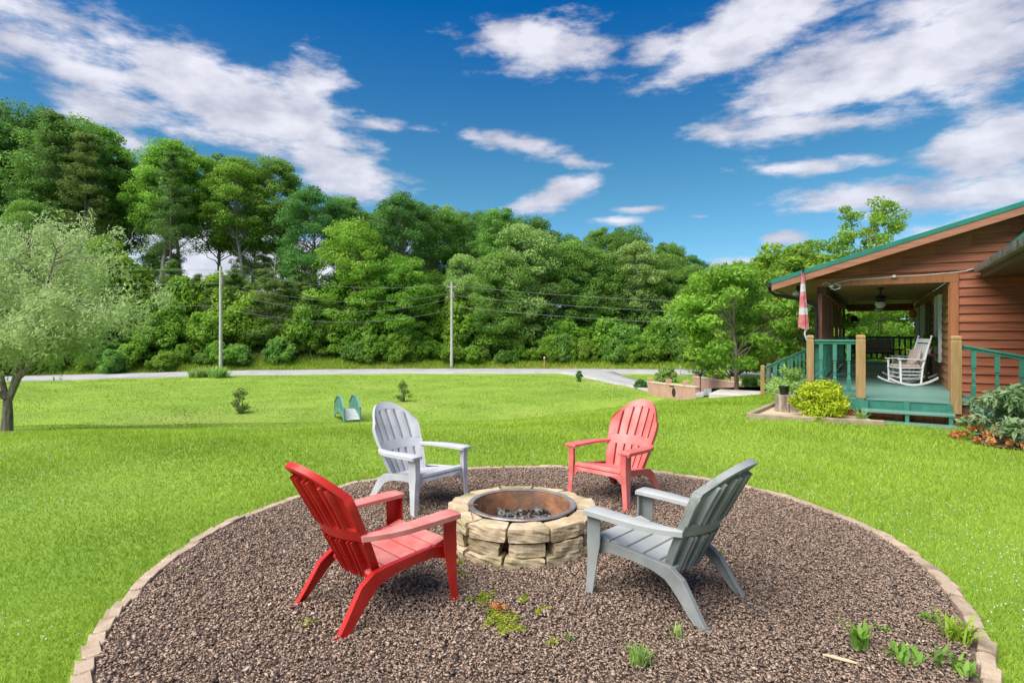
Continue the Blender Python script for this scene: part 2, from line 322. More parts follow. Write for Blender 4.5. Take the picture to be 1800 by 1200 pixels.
# ------------------------------------------------------------------ terrain
RD = np.array([(-140, 22), (-80, 34), (-60, 39), (-38, 46.5), (-25, 52.5), (-10, 55), (5, 55), (15, 54), (25, 51), (45, 45), (90, 34), (150, 20)], float)
def road_y(x): return np.interp(x, RD[:, 0], RD[:, 1])
BC = (.25, 4.6)
_a = [4.8, 34.9, 60.8, 89, 131.8, 153, 192.8, 215.6, 270, 320.6, 336]; _r = [2.83, 2.92, 2.83, 2.71, 2.78, 2.79, 2.80, 2.92, 2.9, 2.69, 2.69]
def bed_r(th): return np.interp(np.degrees(th) % 360, _a, _r, period=360)
def wob(x, y):
    return np.sin(x*.9+1.3*np.sin(y*.5))*np.cos(y*.8+.7*np.sin(x*.43))
def H(x, y):
    x = np.asarray(x, float); y = np.asarray(y, float)
    xr = np.maximum(x, 0); xl = np.minimum(np.maximum(-x, 0), 22); y0 = 8.2+.75*xr-.13*xl; y1 = 26.4+.95*xr-.10*xl
    h = -2.1*ss(0, 1, (y-y0)/(y1-y0))
    h = h-.22*np.exp(-((y-(26.6+.75*xr-.08*xl))/1.1)**2)*ss(8.6, 7.6, x)*ss(-60, -40, x)
    d = y-(road_y(x)+3.6)
    lf = .72+.42*ss(10, -25, x)
    h = h+ss(0, 15, d)*5.4*lf*(1-.75*ss(34, 70, d))
    h = h+.35*ss(0, 1.5, d)
    near = np.hypot(x-BC[0], y-BC[1])
    h = h+.03*wob(x, y)*ss(4, 8, near)*ss(-1.5, -4, d)+.25*wob(x*.6, y*.6)*ss(2, 8, d)
    return h
def Hs(x, y): return float(H(x, y))

# house frame:  local X = along the gable wall to the right, local Y = into the porch
HA = math.atan(636/1040); CX, CY = 9.58, 12.9
U = (math.sin(HA), math.cos(HA)); V = (math.cos(HA), -math.sin(HA))
def hw(v, u): return (CX+V[0]*v+U[0]*u, CY+V[1]*v+U[1]*u)
def to_h(x, y): return ((x-CX)*V[0]+(y-CY)*V[1], (x-CX)*U[0]+(y-CY)*U[1])

xs = np.unique(np.concatenate([np.arange(-14, 16, .5), np.arange(-60, 60, 1.5), np.arange(-300, 301, 15)]))
ys = np.unique(np.concatenate([np.arange(-12, 40, .5), np.arange(40, 100, 1.2), np.arange(100, 180, 8), np.arange(180, 900, 60)]))
gx, gy = np.meshgrid(xs, ys); gz = H(gx, gy)
tv = np.stack([gx.ravel(), gy.ravel(), gz.ravel()], 1); nx = len(xs)
ii = (np.arange(len(ys)-1)[:, None]*nx+np.arange(nx-1)[None]).ravel()
tf = np.stack([ii, ii+1, ii+1+nx, ii+nx], 1)
cxm = tv[tf].mean(1); far = cxm[:, 1] > road_y(cxm[:, 0])+3.0
def sub(v, f):
    u, inv = np.unique(f, return_inverse=True); return v[u], inv.reshape(f.shape)
lawn = link('lawn', np_mesh('lawn', *sub(tv, tf[~far]), MT['lawn'], smooth=True)); tag(lawn, kind='structure')
hillside = link('hillside', np_mesh('hillside', *sub(tv, tf[far]), MT['hill'], smooth=True)); tag(hillside, kind='structure')

def ribbon(name, pts, width, mt, lift=.03, step=1.0, n=5, skirt=.25):
    pts = np.array(pts, float); d = np.r_[0, np.cumsum(np.hypot(*np.diff(pts, axis=0).T))]
    q = np.arange(0, d[-1]+step, step); px = np.interp(q, d, pts[:, 0]); py = np.interp(q, d, pts[:, 1])
    k = np.ones(5)/5; px[2:-2] = np.convolve(px, k, 'valid'); py[2:-2] = np.convolve(py, k, 'valid')
    tx = np.gradient(px); ty = np.gradient(py); ln = np.hypot(tx, ty); tx /= ln; ty /= ln
    wd = np.interp(q, d, np.broadcast_to(width, len(pts)))
    offs = np.linspace(-.5, .5, n); V_ = []
    zc = None
    for i, o_ in enumerate(offs):
        X = px-ty*wd*o_; Y = py+tx*wd*o_; V_.append(np.stack([X, Y, H(X, Y)], 1))
    V_ = np.stack(V_, 1); V_[:, :, 2] = V_[:, :, 2].max(1, keepdims=True)*.6+V_[:, :, 2]*.4+lift
    lo = V_[:, [0, -1]].copy(); lo[:, :, 2] -= skirt
    A = np.concatenate([lo[:, :1], V_, lo[:, 1:]], 1); m_ = n+2
    i0 = (np.arange(len(q)-1)[:, None]*m_+np.arange(m_-1)[None]).ravel()
    f = np.stack([i0, i0+1, i0+1+m_, i0+m_], 1)
    return tag(link(name, np_mesh(name, A.reshape(-1, 3), f, mt)), kind='structure')
ribbon('road', RD, 6.0, MT['road'], .06)
DRV = [(6.6, 53), (7.6, 47), (9.0, 40), (10.1, 35), (10.35, 30), (9.7, 25.5), (9.1, 22.6), (8.9, 20.9)]
ribbon('driveway', DRV, [5.2, 3.2, 2.5, 2.2, 2.2, 2.7, 3.4, 3.6], MT['road'], .09, .7)

# mulch bed
th = np.linspace(0, 2*np.pi, 121)[:-1]; rr = bed_r(th)-.03
bv = [(BC[0], BC[1], .014)]; bf = []
for k, fr in enumerate((.33, .66, 1.0)):
    bv += [(BC[0]+fr*r*math.cos(a), BC[1]+fr*r*math.sin(a), .014) for a, r in zip(th, rr)]
mb = MB(); mb.v = bv
mb.f = [(0, 1+i, 1+(i+1) % 120) for i in range(120)]+[(1+k*120+i, 1+(k+1)*120+i, 1+(k+1)*120+(i+1) % 120, 1+k*120+(i+1) % 120) for k in range(2) for i in range(120)]
tag(mb.build('mulch_bed', MT['bed']), kind='structure')
PC = (.08, 4.80)
def chips(n):
    a = rng.uniform(0, 2*np.pi, n); r = np.sqrt(rng.uniform(0, 1, n))*(bed_r(a)-.07)
    x = BC[0]+r*np.cos(a); y = BC[1]+r*np.sin(a)
    k = (np.hypot(x-PC[0], y-PC[1]) > .57) & (y > 1.9); x, y = x[k], y[k]; n = len(x)
    ln = rng.gamma(4, .0045, n).clip(.008, .06); wd = ln*rng.uniform(.3, .65, n)
    yaw = rng.uniform(0, 2*np.pi, n); t1 = rng.normal(0, .26, n); t2 = rng.normal(0, .24, n)
    d = np.stack([np.cos(yaw)*np.cos(t1), np.sin(yaw)*np.cos(t1), np.sin(t1)], 1); s_ = np.stack([-np.sin(yaw)*np.cos(t2), np.cos(yaw)*np.cos(t2), np.sin(t2)], 1)
    c = np.stack([x, y, .022+rng.uniform(0, .022, n)], 1); up_ = np.cross(d, s_)
    L_ = ln[:, None]; W_ = wd[:, None]
    j = lambda: rng.uniform(.55, 1.1, (n, 1))
    tops = [c-d*L_*.5*j()-s_*W_*.5*j(), c+d*L_*.5*j()-s_*W_*.5*j(), c+d*L_*.5*j()+s_*W_*.5*j(), c-d*L_*.5*j()+s_*W_*.5*j()]
    tops = [q+up_*rng.uniform(.001, .006, (n, 1)) for q in tops]
    bot = c-up_*.007
    v = np.stack(tops+[bot], 1).reshape(-1, 3)
    b = np.arange(n)[:, None]*5
    f = np.concatenate([b+np.array([[0, 1, 2]]), b+np.array([[0, 2, 3]]), b+np.array([[1, 0, 4]]), b+np.array([[2, 1, 4]]), b+np.array([[3, 2, 4]]), b+np.array([[0, 3, 4]])])
    patch = .5+.5*wob(x*1.7+3, y*1.7)
    tone = np.clip(rng.beta(2.6, 2.7, n)*.95+.12*(patch-.5), 0, 1)
    return v, f, np.repeat(tone, 5)
v, f, tn = chips(170000)
tag(link('bark_mulch', np_mesh('bark_mulch', v, f, MT['chip'], tn)), 'loose brown bark mulch filling the round bed', 'mulch', kind='stuff')

# scalloped brick edging
edg = empty('brick_edging', (BC[0], BC[1], 0), 0, 'ring of tan scalloped edging bricks around the bark mulch bed', 'edging')
def brick_mesh():
    L0, W0 = .150, .084; poly = []
    for k in range(7): a = -math.pi/2+math.pi*k/6; poly.append((L0/2-.022+.03*math.cos(a), W0/2*math.sin(a)))
    for k in range(7): a = math.pi/2-math.pi*k/6; poly.append((-L0/2-.022+.03*math.cos(a)+.004, W0/2*math.sin(a)*.98))
    b = MB(); n = len(poly)
    rings = [[(x, y, -.04) for x, y in poly], [(x, y, .030) for x, y in poly], [(x*.94, y*.91, .037) for x, y in poly]]
    b.add([q for r_ in rings for q in r_], [(i*n+k, i*n+(k+1) % n, (i+1)*n+(k+1) % n, (i+1)*n+k) for i in range(2) for k in range(n)])
    b.f.append(tuple(range(2*n, 3*n)))
    return b.mesh('brick', MT['brick'])
bmesh_ = brick_mesh()
arc = 0; a = 0
while a < 2*math.pi-.02:
    r0 = float(bed_r(a)); a += .148/r0
    x, y = r0*math.cos(a), r0*math.sin(a)
    if y+BC[1] < 2.2: continue
    link('brick', bmesh_, edg, (x+random.gauss(0, .006), y+random.gauss(0, .006), random.gauss(0, .005)), (random.gauss(0, .03), random.gauss(0, .03), a+math.pi/2+random.gauss(0, .05)))

# ------------------------------------------------------------------ fire pit
pit = empty('fire_pit', (PC[0], PC[1], 0), 0, 'round fire pit of stacked tan stone blocks with a rusty steel ring', 'fire pit')
def stone_mesh(seed, w0, w1, dp, hh):
    """wedge block: outer width w0, inner width w1"""
    r_ = np.random.default_rng(seed); b = MB(); nx_, ny_, nz_ = 7, 4, 4
    bm = bmesh.new(); bmesh.ops.create_cube(bm, size=1)
    bmesh.ops.subdivide_edges(bm, edges=bm.edges[:], cuts=4, use_grid_fill=True)
    ph = r_.uniform(0, 6, 9)
    for q in bm.verts:
        x, y, z = q.co
        e = sum(1 for c in (x, y, z) if abs(c) > .49)
        k = .5 if e == 1 else (.493 if e == 2 else .482)
        l_ = max(abs(x), abs(y), abs(z)); x, y, z = x*k/.5, y*k/.5, z*k/.5
        wd = w1+(w0-w1)*(y+.5)
        px, py, pz = x*wd, y*dp, z*hh
        nn = .5*(.007*math.sin(px*31+ph[0]+pz*17)+.006*math.sin(py*37+ph[1]+px*23)+.005*math.sin(pz*53+ph[2]+px*41))+r_.normal(0, .0022)
        sc = 1 if y > .3 else .4
        q.co = (px+nn*.6, py+nn*1.5*sc+(-.012*(2*x)**2 if y > .4 else 0), pz+nn*.55)
    me = bpy.data.meshes.new('stone'); bm.to_mesh(me); bm.free(); me.materials.append(MT['stone']); return me
top_m = [stone_mesh(k, .298, .214, .170, .098) for k in range(4)]
mid_m = [stone_mesh(10+k, .268, .19, .15, .096) for k in range(4)]
bot_m = [stone_mesh(20+k, .300, .215, .16, .105) for k in range(4)]
for ci, (ms, n_, rc, z, off) in enumerate(((bot_m, 12, .535, .040, 0), (mid_m, 11, .515, .146, .31), (top_m, 12, .515, .252, .13))):
    for k in range(n_):
        a = 2*math.pi*(k+off)/n_+random.gauss(0, .012)
        r0 = rc+random.gauss(0, .008)
        link('stone', ms[(k*7+ci) % 4], pit, (r0*math.cos(a), r0*math.sin(a), z+random.gauss(0, .003)), (random.gauss(0, .02), random.gauss(0, .02), a-math.pi/2+random.gauss(0, .025)))
MB().lathe([(.392, .02), (.392, .300), (.398, .315), (.430, .318), (.436, .310), (.430, .303), (.404, .302), (.402, .02), (.392, .02)], 64, caps=False).build('steel_ring', MT['rust'], pit, smooth=True)
MB().lathe([(.393, .3165), (.400, .3215), (.434, .3215), (.441, .314), (.436, .308), (.431, .3065), (.4315, .3170), (.400, .3172)], 64, caps=False).build('ring_flange', MT['rim'], pit, smooth=True)
MB().lathe([(.0, .150), (.2, .142), (.391, .120)], 40, caps=False).build('ash_floor', MT['ash'], pit)
cb = MB()
for k in range(230):
    a = random.uniform(0, 6.28); r0 = .37*math.sqrt(random.random()); s_ = random.uniform(.012, .04)
    rot = Matrix.Rotation(random.uniform(0, 6.3), 3, Vector((random.gauss(0, 1), random.gauss(0, 1), random.gauss(0, 1))).normalized())
    cb.box((r0*math.cos(a), r0*math.sin(a), .140+random.uniform(0, .035)), (s_*random.uniform(.6, 1.8), s_, s_*random.uniform(.5, .9)), rot)
tag(cb.build('charcoal', MT['ash'], pit), kind='stuff')
sk = empty('roasting_skewer', (PC[0]-.43, PC[1]-.10, .325), 0, 'thin rusty roasting skewer lying across the fire pit stones', 'skewer')
MB().tube([(0, 0, .006), (.03, -.14, .006), (.055, -.27, -.012), (.058, -.285, -.04)], .0035, 6).build('rod', MT['rust'], sk)
MB().tube([(0, 0, .006), (.04, .012, .007), (.075, .008, .007)], .004, 6).build('hook', MT['rust'], sk)

# ------------------------------------------------------------------ adirondack chairs
def chair(label, cx, cy, fx, fy, m_back, m_seat, m_leg):
    root = empty('adirondack_chair', (cx, cy, .018), math.atan2(fx, -fy), label, 'chair', 'chairs round the fire pit')
    # back shell: (u across -1..1, s up 0..1)
    def P(u, s, off=0):
        wd = .195+.085*math.sin(min(s/.74, 1)*math.pi/2) - (.02*((s-.74)/.26)**2 if s > .74 else 0)
        k = max(0, (s-.55)/.45); se = s*(1-.25*abs(u)**2.5*k**.9)
        y = .14+.36*se+.03*se*se-.118*u*u*(.6+.4*s); z = .225+.745*se-.02*se*se
        ny, nz = .88, -.47
        return (u*wd, y+ny*off, z+nz*off)
    ed = [-1]
    sw, gp = 2/6, .075
    cols = []
    for i in range(6):
        a_, b_ = -1+i*sw, -1+(i+1)*sw
        cols.append((a_ if i == 0 else a_+gp/2, b_ if i == 5 else b_-gp/2, True))
        if i < 5: cols.append((b_-gp/2, b_+gp/2, False))
    rows = [(0, .05, 0), (.05, .20, 1), (.20, .37, 1), (.37, .43, 0), (.43, .49, 0), (.49, .60, 1), (.60, .72, 1), (.72, .82, 1), (.82, .90, 1), (.90, .96, 0), (.96, 1, 0)]
    TH = .010
    def slab(b, a0, a1, s0, s1, nu):
        us = [a0+(a1-a0)*k/nu for k in range(nu+1)]
        bul = lambda k: -.006*math.sin(math.pi*k/nu) if nu > 1 else 0
        sN = len(s0)
        vs = [P(u_, s_, bul(k)) for s_ in s0 for k, u_ in enumerate(us)]+[P(u_, s_, TH+bul(k)*.5) for s_ in s0 for k, u_ in enumerate(us)]
        n_ = nu+1; o_ = sN*n_; fs = []
        for i in range(sN-1):
            for k in range(nu):
                q = i*n_+k; fs.append((q, q+1, q+1+n_, q+n_)); fs.append((o_+q, o_+q+n_, o_+q+1+n_, o_+q+1))
            fs.append((i*n_, (i+1)*n_, o_+(i+1)*n_, o_+i*n_)); q = i*n_+nu; fs.append((q, o_+q, o_+q+n_, q+n_))
        for k in range(nu):
            fs.append((k, o_+k, o_+k+1, k+1)); q = (sN-1)*n_+k; fs.append((q, q+1, o_+q+1, o_+q))
        b.add(vs, fs)
    for s0 in ([0, .025, .05], [.37, .40, .43, .46, .49], [.90, .935, .97, 1.0]):
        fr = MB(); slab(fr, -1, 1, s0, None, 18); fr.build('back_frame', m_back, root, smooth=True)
    # raised rim round the outline, on the rear
    rim = MB(); secs = []
    path = [(-1, s_/20) for s_ in range(0, 20)]+[(-1+2*k/24, 1) for k in range(25)]+[(1, 1-s_/20) for s_ in range(1, 21)]
    for (u_, s_) in path:
        ui = u_*.955; si = s_ if s_ < .97 else .968
        secs.append([P(u_, s_, -.002), P(u_, s_, .038), P(ui, si, .038), P(ui, si, -.002)])
    rim.loft(secs); rim.build('back_rim', m_back, root, smooth=True)
    MB().loft([[P(-1+2*k/16, .385, .008), P(-1+2*k/16, .385, .034), P(-1+2*k/16, .475, .034), P(-1+2*k/16, .475, .008)] for k in range(17)]).build('back_band', m_back, root, smooth=True)
    for (a0, a1, sl) in cols:
        if not sl: continue
        b = MB()
        for s0 in ([.05, .12, .20, .29, .37], [.49, .56, .63, .70, .77, .84, .90]):
            slab(b, a0, a1, s0, None, 4)
            for e, sg in ((a0, 1), (a1, -1)):       # stiffening flanges on the rear of each slat
                w_ = .030*sg
                b.loft([[P(e, s_, .006), P(e, s_, .046), P(e+w_, s_, .046), P(e+w_, s_, .006)] for s_ in s0])
        b.build('back_slat', m_back, root, smooth=True)
    # seat: five cross slats stepping down to the rear, over a pan
    def seat(y): t_ = (y+.37)/.55; return .376-.105*t_+.012*t_*t_
    for k in range(5):
        y0 = -.365+k*.108; y1 = y0+.098; hwid = .264-.010*k
        z0, z1 = seat(y0), seat(y1)
        b = MB()
        if k == 0: sec = [(y0+.012, z0-.05), (y0-.012, z0-.028), (y0-.006, z0-.006), (y0+.016, z0+.004), (y1, z1), (y1, z1-.020), (y0+.03, z0-.03)]
        else: sec = [(y0, z0-.018), (y0, z0-.003), (y0+.006, z0+.002), (y1-.004, z1+.002), (y1, z1-.003), (y1, z1-.018)]
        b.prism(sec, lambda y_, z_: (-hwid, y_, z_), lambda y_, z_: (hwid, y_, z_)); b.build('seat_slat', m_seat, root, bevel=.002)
    pan = MB(); pan.loft([[(-.25, y_, seat(y_)-.034), (.25, y_, seat(y_)-.034), (.25, y_, seat(y_)-.016), (-.25, y_, seat(y_)-.016)] for y_ in (-.33, -.2, -.05, .165)]); pan.build('seat_pan', m_leg, root)
    ap = MB(); poly = [(-.285, .345), (.285, .345), (.285, .245), (.262, .245), (.235, .285), (.16, .302), (-.16, .302), (-.235, .285), (-.262, .245), (-.285, .245)]
    ap.prism(poly, lambda x_, z_: (x_, -.366-.02*(1-(x_/.29)**2), z_), lambda x_, z_: (x_, -.344-.02*(1-(x_/.29)**2), z_)); ap.build('front_apron', m_leg, root, bevel=.003)
    for s_ in (-1, 1):
        st = [(-.395, .315, .10, .548), (-.385, .315, .125, .556), (-.34, .314, .132, .558), (-.15, .318, .122, .552), (.0, .315, .105, .545), (.10, .300, .088, .540), (.18, .275, .072, .537), (.245, .248, .055, .535)]
        a = MB(); secs = []
        for (y_, xc, w_, z_) in st:
            x0, x1 = s_*(xc-w_/2), s_*(xc+w_/2); e = .012*s_
            secs.append([(x0, y_, z_-.030), (x0, y_, z_-.006), (x0+e, y_, z_), (x1-e, y_, z_), (x1, y_, z_-.006), (x1, y_, z_-.036), (x1-e*.8, y_, z_-.036), (x1-e*.9, y_, z_-.016), (x0+e*.9, y_, z_-.016), (x0+e*.8, y_, z_-.030)])
        a.loft(secs); a.build('armrest', m_seat, root, smooth=True)
        lg = MB(); secs = []
        for (z_, xc, yc, wx, wy) in ((.538, .308, -.335, .060, .105), (.45, .305, -.335, .058, .098), (.34, .306, -.338, .060, .100), (.26, .310, -.342, .056, .080), (.12, .320, -.352, .050, .062), (.012, .330, -.362, .046, .054), (0, .330, -.362, .046, .054)):
            x0, x1 = s_*(xc-wx/2), s_*(xc+wx/2); y0, y1 = yc-wy/2, yc+wy/2; tw = .010*s_
            secs.append([(x0, y0, z_), (x1, y0, z_), (x1, y1, z_), (x1-tw, y1, z_), (x1-tw, y0+.012, z_), (x0, y0+.012, z_)] if s_ > 0 else [(x0, y0, z_), (x0, y0+.012, z_), (x1-tw, y0+.012, z_), (x1-tw, y1, z_), (x1, y1, z_), (x1, y0, z_)])
        lg.loft(secs); lg.box((s_*.330, -.362, .006), (.066, .076, .012)); lg.build('leg', m_leg, root, bevel=.002)
        rl = MB(); secs = []
        for (y_, z_, w_, x_) in ((-.335, .300, .085, .286), (-.24, .318, .066, .282), (-.10, .308, .058, .278), (.06, .288, .068, .276), (.15, .264, .086, .276), (.21, .218, .096, .277), (.262, .150, .080, .280), (.318, .072, .066, .286), (.368, .010, .064, .291), (.378, 0, .062, .292)):
            i = len(secs); ang = R(6) if y_ < .05 else R(54)
            if .02 <= y_ <= .17: ang = R(26)
            dy, dz = math.sin(ang)*w_/2, math.cos(ang)*w_/2
            if z_ <= .02: dy, dz = w_/2, 0
            xo, xi = s_*x_, s_*(x_-.040)
            xt = s_*(x_-.010)
            secs.append([(xo, y_-dy, z_-dz), (xo, y_+dy, z_+dz), (xi, y_+dy, z_+dz), (xi, y_+dy*.75, z_+dz*.75), (xt, y_+dy*.75, z_+dz*.75), (xt, y_-dy, z_-dz)])
        rl.loft(secs); rl.box((s_*.277, .378, .006), (.060, .085, .012)); rl.build('leg', m_leg, root, bevel=.002)
    return root
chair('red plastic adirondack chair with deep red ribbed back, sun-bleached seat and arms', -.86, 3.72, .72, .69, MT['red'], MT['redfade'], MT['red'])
chair('mid grey plastic adirondack chair with shade-darkened ribbed back turned to the lawn', .995, 3.80, -.73, .68, MT['grey'], MT['greylit'], MT['grey'])
chair('pale lilac-grey plastic adirondack chair standing behind the fire pit', -.95, 5.86, .76, -.65, MT['lilac'], MT['lilac'], MT['lilac'])
chair('faded coral red plastic adirondack chair standing behind the fire pit', 1.08, 6.04, -.68, -.73, MT['coral'], MT['coral'], MT['coral'])

# ------------------------------------------------------------------ house
house = empty('porch_house', (CX, CY, 0), -HA, 'red brown timber house with green metal roof and covered green porch', 'house')
DZ = .40                                   # deck floor
VL = -2.52; UE = 13.2; UF = -2.67          # porch left edge, far end, front edge of the deck
PITCH = .294; VE, ZE = -3.55, 2.90         # eave position and height of the roof top
def rz(v): return ZE+PITCH*(v-VE)
# front gable siding: lapped boards, each its own mesh
EX = .186; z = .22
while z < 5.4:
    zt = z+EX+.02
    vl = .13 if z+.02 < 2.93 else max(-2.62, VE+(z+EX-ZE+.30)/PITCH)
    vr = 8.0
    if z < 2.93 < zt: zt = 2.93+.02
    if vl < vr and rz(vr)-.2 > z:
        ztl = min(zt, rz(vl)-.16); ztr = min(zt, rz(vr)-.16)
        b = MB(); b.add([(vl, -.050, z), (vr, -.050, z), (vr, -.008, ztr), (vl, -.008, ztl), (vl, -.008, z), (vr, -.008, z)], [(0, 1, 2, 3), (4, 5, 1, 0), (1, 5, 2), (0, 3, 4), (4, 3, 2, 5)])
        b.build('siding_board', MT['siding'], house)
    z += EX
gw = MB(); gw.prism([(-2.6, 2.94), (8, 2.94), (8, rz(4.6)-.5), (4.6, rz(4.6)-.17), (-2.6, rz(-2.6)-.17)], lambda a_, z_: (a_, -.006, z_), lambda a_, z_: (a_, .12, z_)); gw.build('gable_wall', MT['siding'], house)
MB().span(0, 8, -.006, .12, -.6, 2.94).build('front_wall', MT['siding'], house)
MB().span(-.006, .12, .12, UE, -.6, 2.82).build('porch_wall', MT['sideY'], house)
MB().span(-.03, .125, -.062, -.0, .2, 2.94).build('corner_trim', MT['trim'], house, bevel=.004)
MB().span(-.054, -.004, .0, .09, DZ, 2.8).build('corner_trim', MT['trim'], house, bevel=.004)
z = DZ
while z < 2.78:
    zt = min(z+EX+.02, 2.80)
    b = MB(); b.add([(-.050, .09, z), (-.050, UE, z), (-.008, UE, zt), (-.008, .09, zt), (-.008, .09, z), (-.008, UE, z)], [(0, 1, 2, 3), (4, 5, 1, 0), (1, 5, 2), (0, 3, 4), (4, 3, 2, 5)])
    b.build('siding_board', MT['sideY'], house); z += EX
# roof
rf = MB(); sec = [(VE, ZE), (4.6, rz(4.6)), (12.6, ZE), (12.6, ZE-.05), (4.6, rz(4.6)-.05), (VE, ZE-.05)]
rf.prism(sec, lambda a_, z_: (a_, -.56, z_), lambda a_, z_: (a_, UE+.6, z_)); roof = rf.build('roof', MT['roof'], house)
for k in range(32):
    u_ = -.52+k*.45
    b = MB(); b.add([(VE-.01, u_-.02, ZE+.002), (VE-.01, u_+.02, ZE+.002), (4.6, u_+.02, rz(4.6)+.002), (4.6, u_-.02, rz(4.6)+.002), (VE-.01, u_, ZE+.028), (4.6, u_, rz(4.6)+.028)], [(0, 4, 5, 3), (1, 2, 5, 4), (0, 1, 4), (3, 5, 2)])
    b.build('roof_rib', MT['roof'], roof)
def rake(v0, v1, u0, u1, zt, zb, name, mt, par):
    MB().prism([(v0, rz(v0)+zt), (v1, rz(v1)+zt), (v1, rz(v1)+zb), (v0, rz(v0)+zb)], lambda a_, z_: (a_, u0, z_), lambda a_, z_: (a_, u1, z_)).build(name, mt, par, bevel=.003)
rake(VE-.02, 4.6, -.585, -.563, .030, -.075, 'rake_flashing', MT['roof'], house)
rake(VE, 4.6, -.572, -.530, -.060, -.235, 'rake_fascia', MT['fascia'], house)
MB().span(VE-.006, VE+.03, -.528, UE+.5, ZE-.21, ZE-.052).build('eave_fascia', MT['fascia'], house)
# soffit boards under the rake and the eave
rake(VE+.03, 4.5, -.528, -.04, -.16, -.185, 'soffit', MT['ceil'], house)
MB().prism([(VE+.03, rz(VE+.03)-.16), (VL+.1, rz(VL)-.16), (VL+.1, rz(VL)-.19), (VE+.03, rz(VE+.03)-.19)], lambda a_, z_: (a_, .0, z_), lambda a_, z_: (a_, UE+.4, z_)).build('soffit', MT['ceil'], house)
MB().prism([(VE-.13, ZE-.03), (VE-.006, ZE-.03), (VE-.006, ZE-.15), (VE-.09, ZE-.15), (VE-.13, ZE-.10)], lambda a_, z_: (a_, -.60, z_), lambda a_, z_: (a_, UE+.5, z_)).build('gutter', MT['black'], house)
MB().tube([(VE-.06, -.45, ZE-.15), (VE-.05, -.44, ZE-.24), (VE+.06, -.40, ZE-.33), (VE+.5, -.22, ZE-.42), (VL-.22, -.06, ZE-.52), (VL-.12, 0, ZE-.62), (VL-.10, 0, ZE-.9), (VL-.10, 0, .1)], .040, 8).build('downspout', MT['black'], house, smooth=True)
# header, beam, ceiling
MB().span(-2.66, .126, -.066, .10, 2.76, 2.95).build('header', MT['trim'], house, bevel=.004)
MB().span(VL-.10, VL+.10, .10, UE, 2.60, 2.80).build('porch_beam', MT['colwood'], house, bevel=.005)
MB().span(VL+.1, -.04, UE-.1, UE+.05, 2.52, 2.80).build('header', MT['trim'], house, bevel=.004)
cbm = MB().span(0, -VL-.135, 0, .134, 0, .02).mesh('ceiling_board', MT['ceil'], bevel=.004)
k = 0
while .11+k*.14 < UE-.12: link('ceiling_board', cbm, house, (VL+.1, .11+k*.14, 2.80)); k += 1
# deck boards, rim, skirting
dw = MB().span(0, 1, 0, .134, -.032, 0).mesh('deck_board', MT['deck'], bevel=.004)
u_ = UF+.005
while u_ < UE:
    inside = u_ > -.12
    v1 = -.04 if inside else .02
    link('deck_board', dw, house, (VL-.06, u_, DZ), (0, 0, 0), (v1-VL+.06, 1, 1)); u_ += .14
MB().span(VL-.09, -1.60, UF-.035, UF-.003, DZ-.235, DZ-.008).build('deck_rim', MT['green'], house, bevel=.004)
MB().span(-1.62, -.22, UF+.02, UF+.05, .20, DZ-.036).build('deck_rim', MT['green'], house)
MB().span(-1.60, .05, UF+.06, UF+.09, -.05, DZ-.034).build('deck_rim', MT['colwood'], house)
MB().span(VL-.09, VL-.06, UF, UE, DZ-.235, DZ-.008).build('deck_rim', MT['green'], house, bevel=.004)
for k in range(17):
    v0 = VL-.02+k*.158
    MB().span(v0, v0+.146, UF+.02, UF+.045, -.12, DZ-.20).build('skirting_board', MT['siding'], house)
for k in range(40):
    u0 = UF+.06+k*.40
    MB().span(VL-.03, VL-.005, u0, u0+.385, -1.2, DZ-.2).build('skirting_board', MT['siding'], house)
# front steps
for (zt, u0) in ((.215, UF-.31), (.035, UF-.60)):
    MB().span(-1.64, -.20, u0, u0+.295, zt-.045, zt).build('step_tread', MT['deck'], house, bevel=.006)
for v_ in (-1.58, -.92, -.27):
    MB().prism([(UF-.04, -.1), (UF-.57, -.1), (UF-.57, -.012), (UF-.29, -.012), (UF-.29, .168), (UF-.04, .168)], lambda a_, z_: (v_-.03, a_, z_), lambda a_, z_: (v_+.03, a_, z_)).build('step_stringer', MT['green'], house)
    MB().span(v_-.045, v_+.045, UF-.04, UF-.0, .17, DZ-.034).build('step_post', MT['green'], house)
# newels and rails
def newel(v_, u_, z0, h_, w_, mt, name='newel_post'):
    b = MB(); q = w_/2
    prof = [(1, 0), (1, h_-.10), (.90, h_-.092), (.90, h_-.078), (1, h_-.07), (1, h_-.03), (.86, h_-.008), (.5, h_)]
    b.loft([[(v_-q*s_, u_-q*s_, z0+z_), (v_+q*s_, u_-q*s_, z0+z_), (v_+q*s_, u_+q*s_, z0+z_), (v_-q*s_, u_+q*s_, z0+z_)] for s_, z_ in prof]); return b.build(name, mt, house, bevel=.004)
newel(VL-.02, UF+.07, -.1, 1.72, .135, MT['newel'])
newel(-1.66, UF+.06, DZ, 1.23, .165, MT['newel'])
newel(-.17, UF+.06, DZ-.2, 1.42, .165, MT['newel'])
bal = [(.035, 0), (.035, .20), (.022, .215), (.028, .23), (.022, .245), (.027, .30), (.022, .46), (.028, .475), (.022, .49), (.035, .51), (.035, .80)]
def baluster_mesh(h_):
    b = MB(); k = h_/.80
    b.loft([[(-r_*c, -r_*d, z_*k) for c, d in ((1, 1), (-1, 1), (-1, -1), (1, -1))] for r_, z_ in bal]); return b.mesh('baluster', MT['green'])
BM = baluster_mesh(.92)
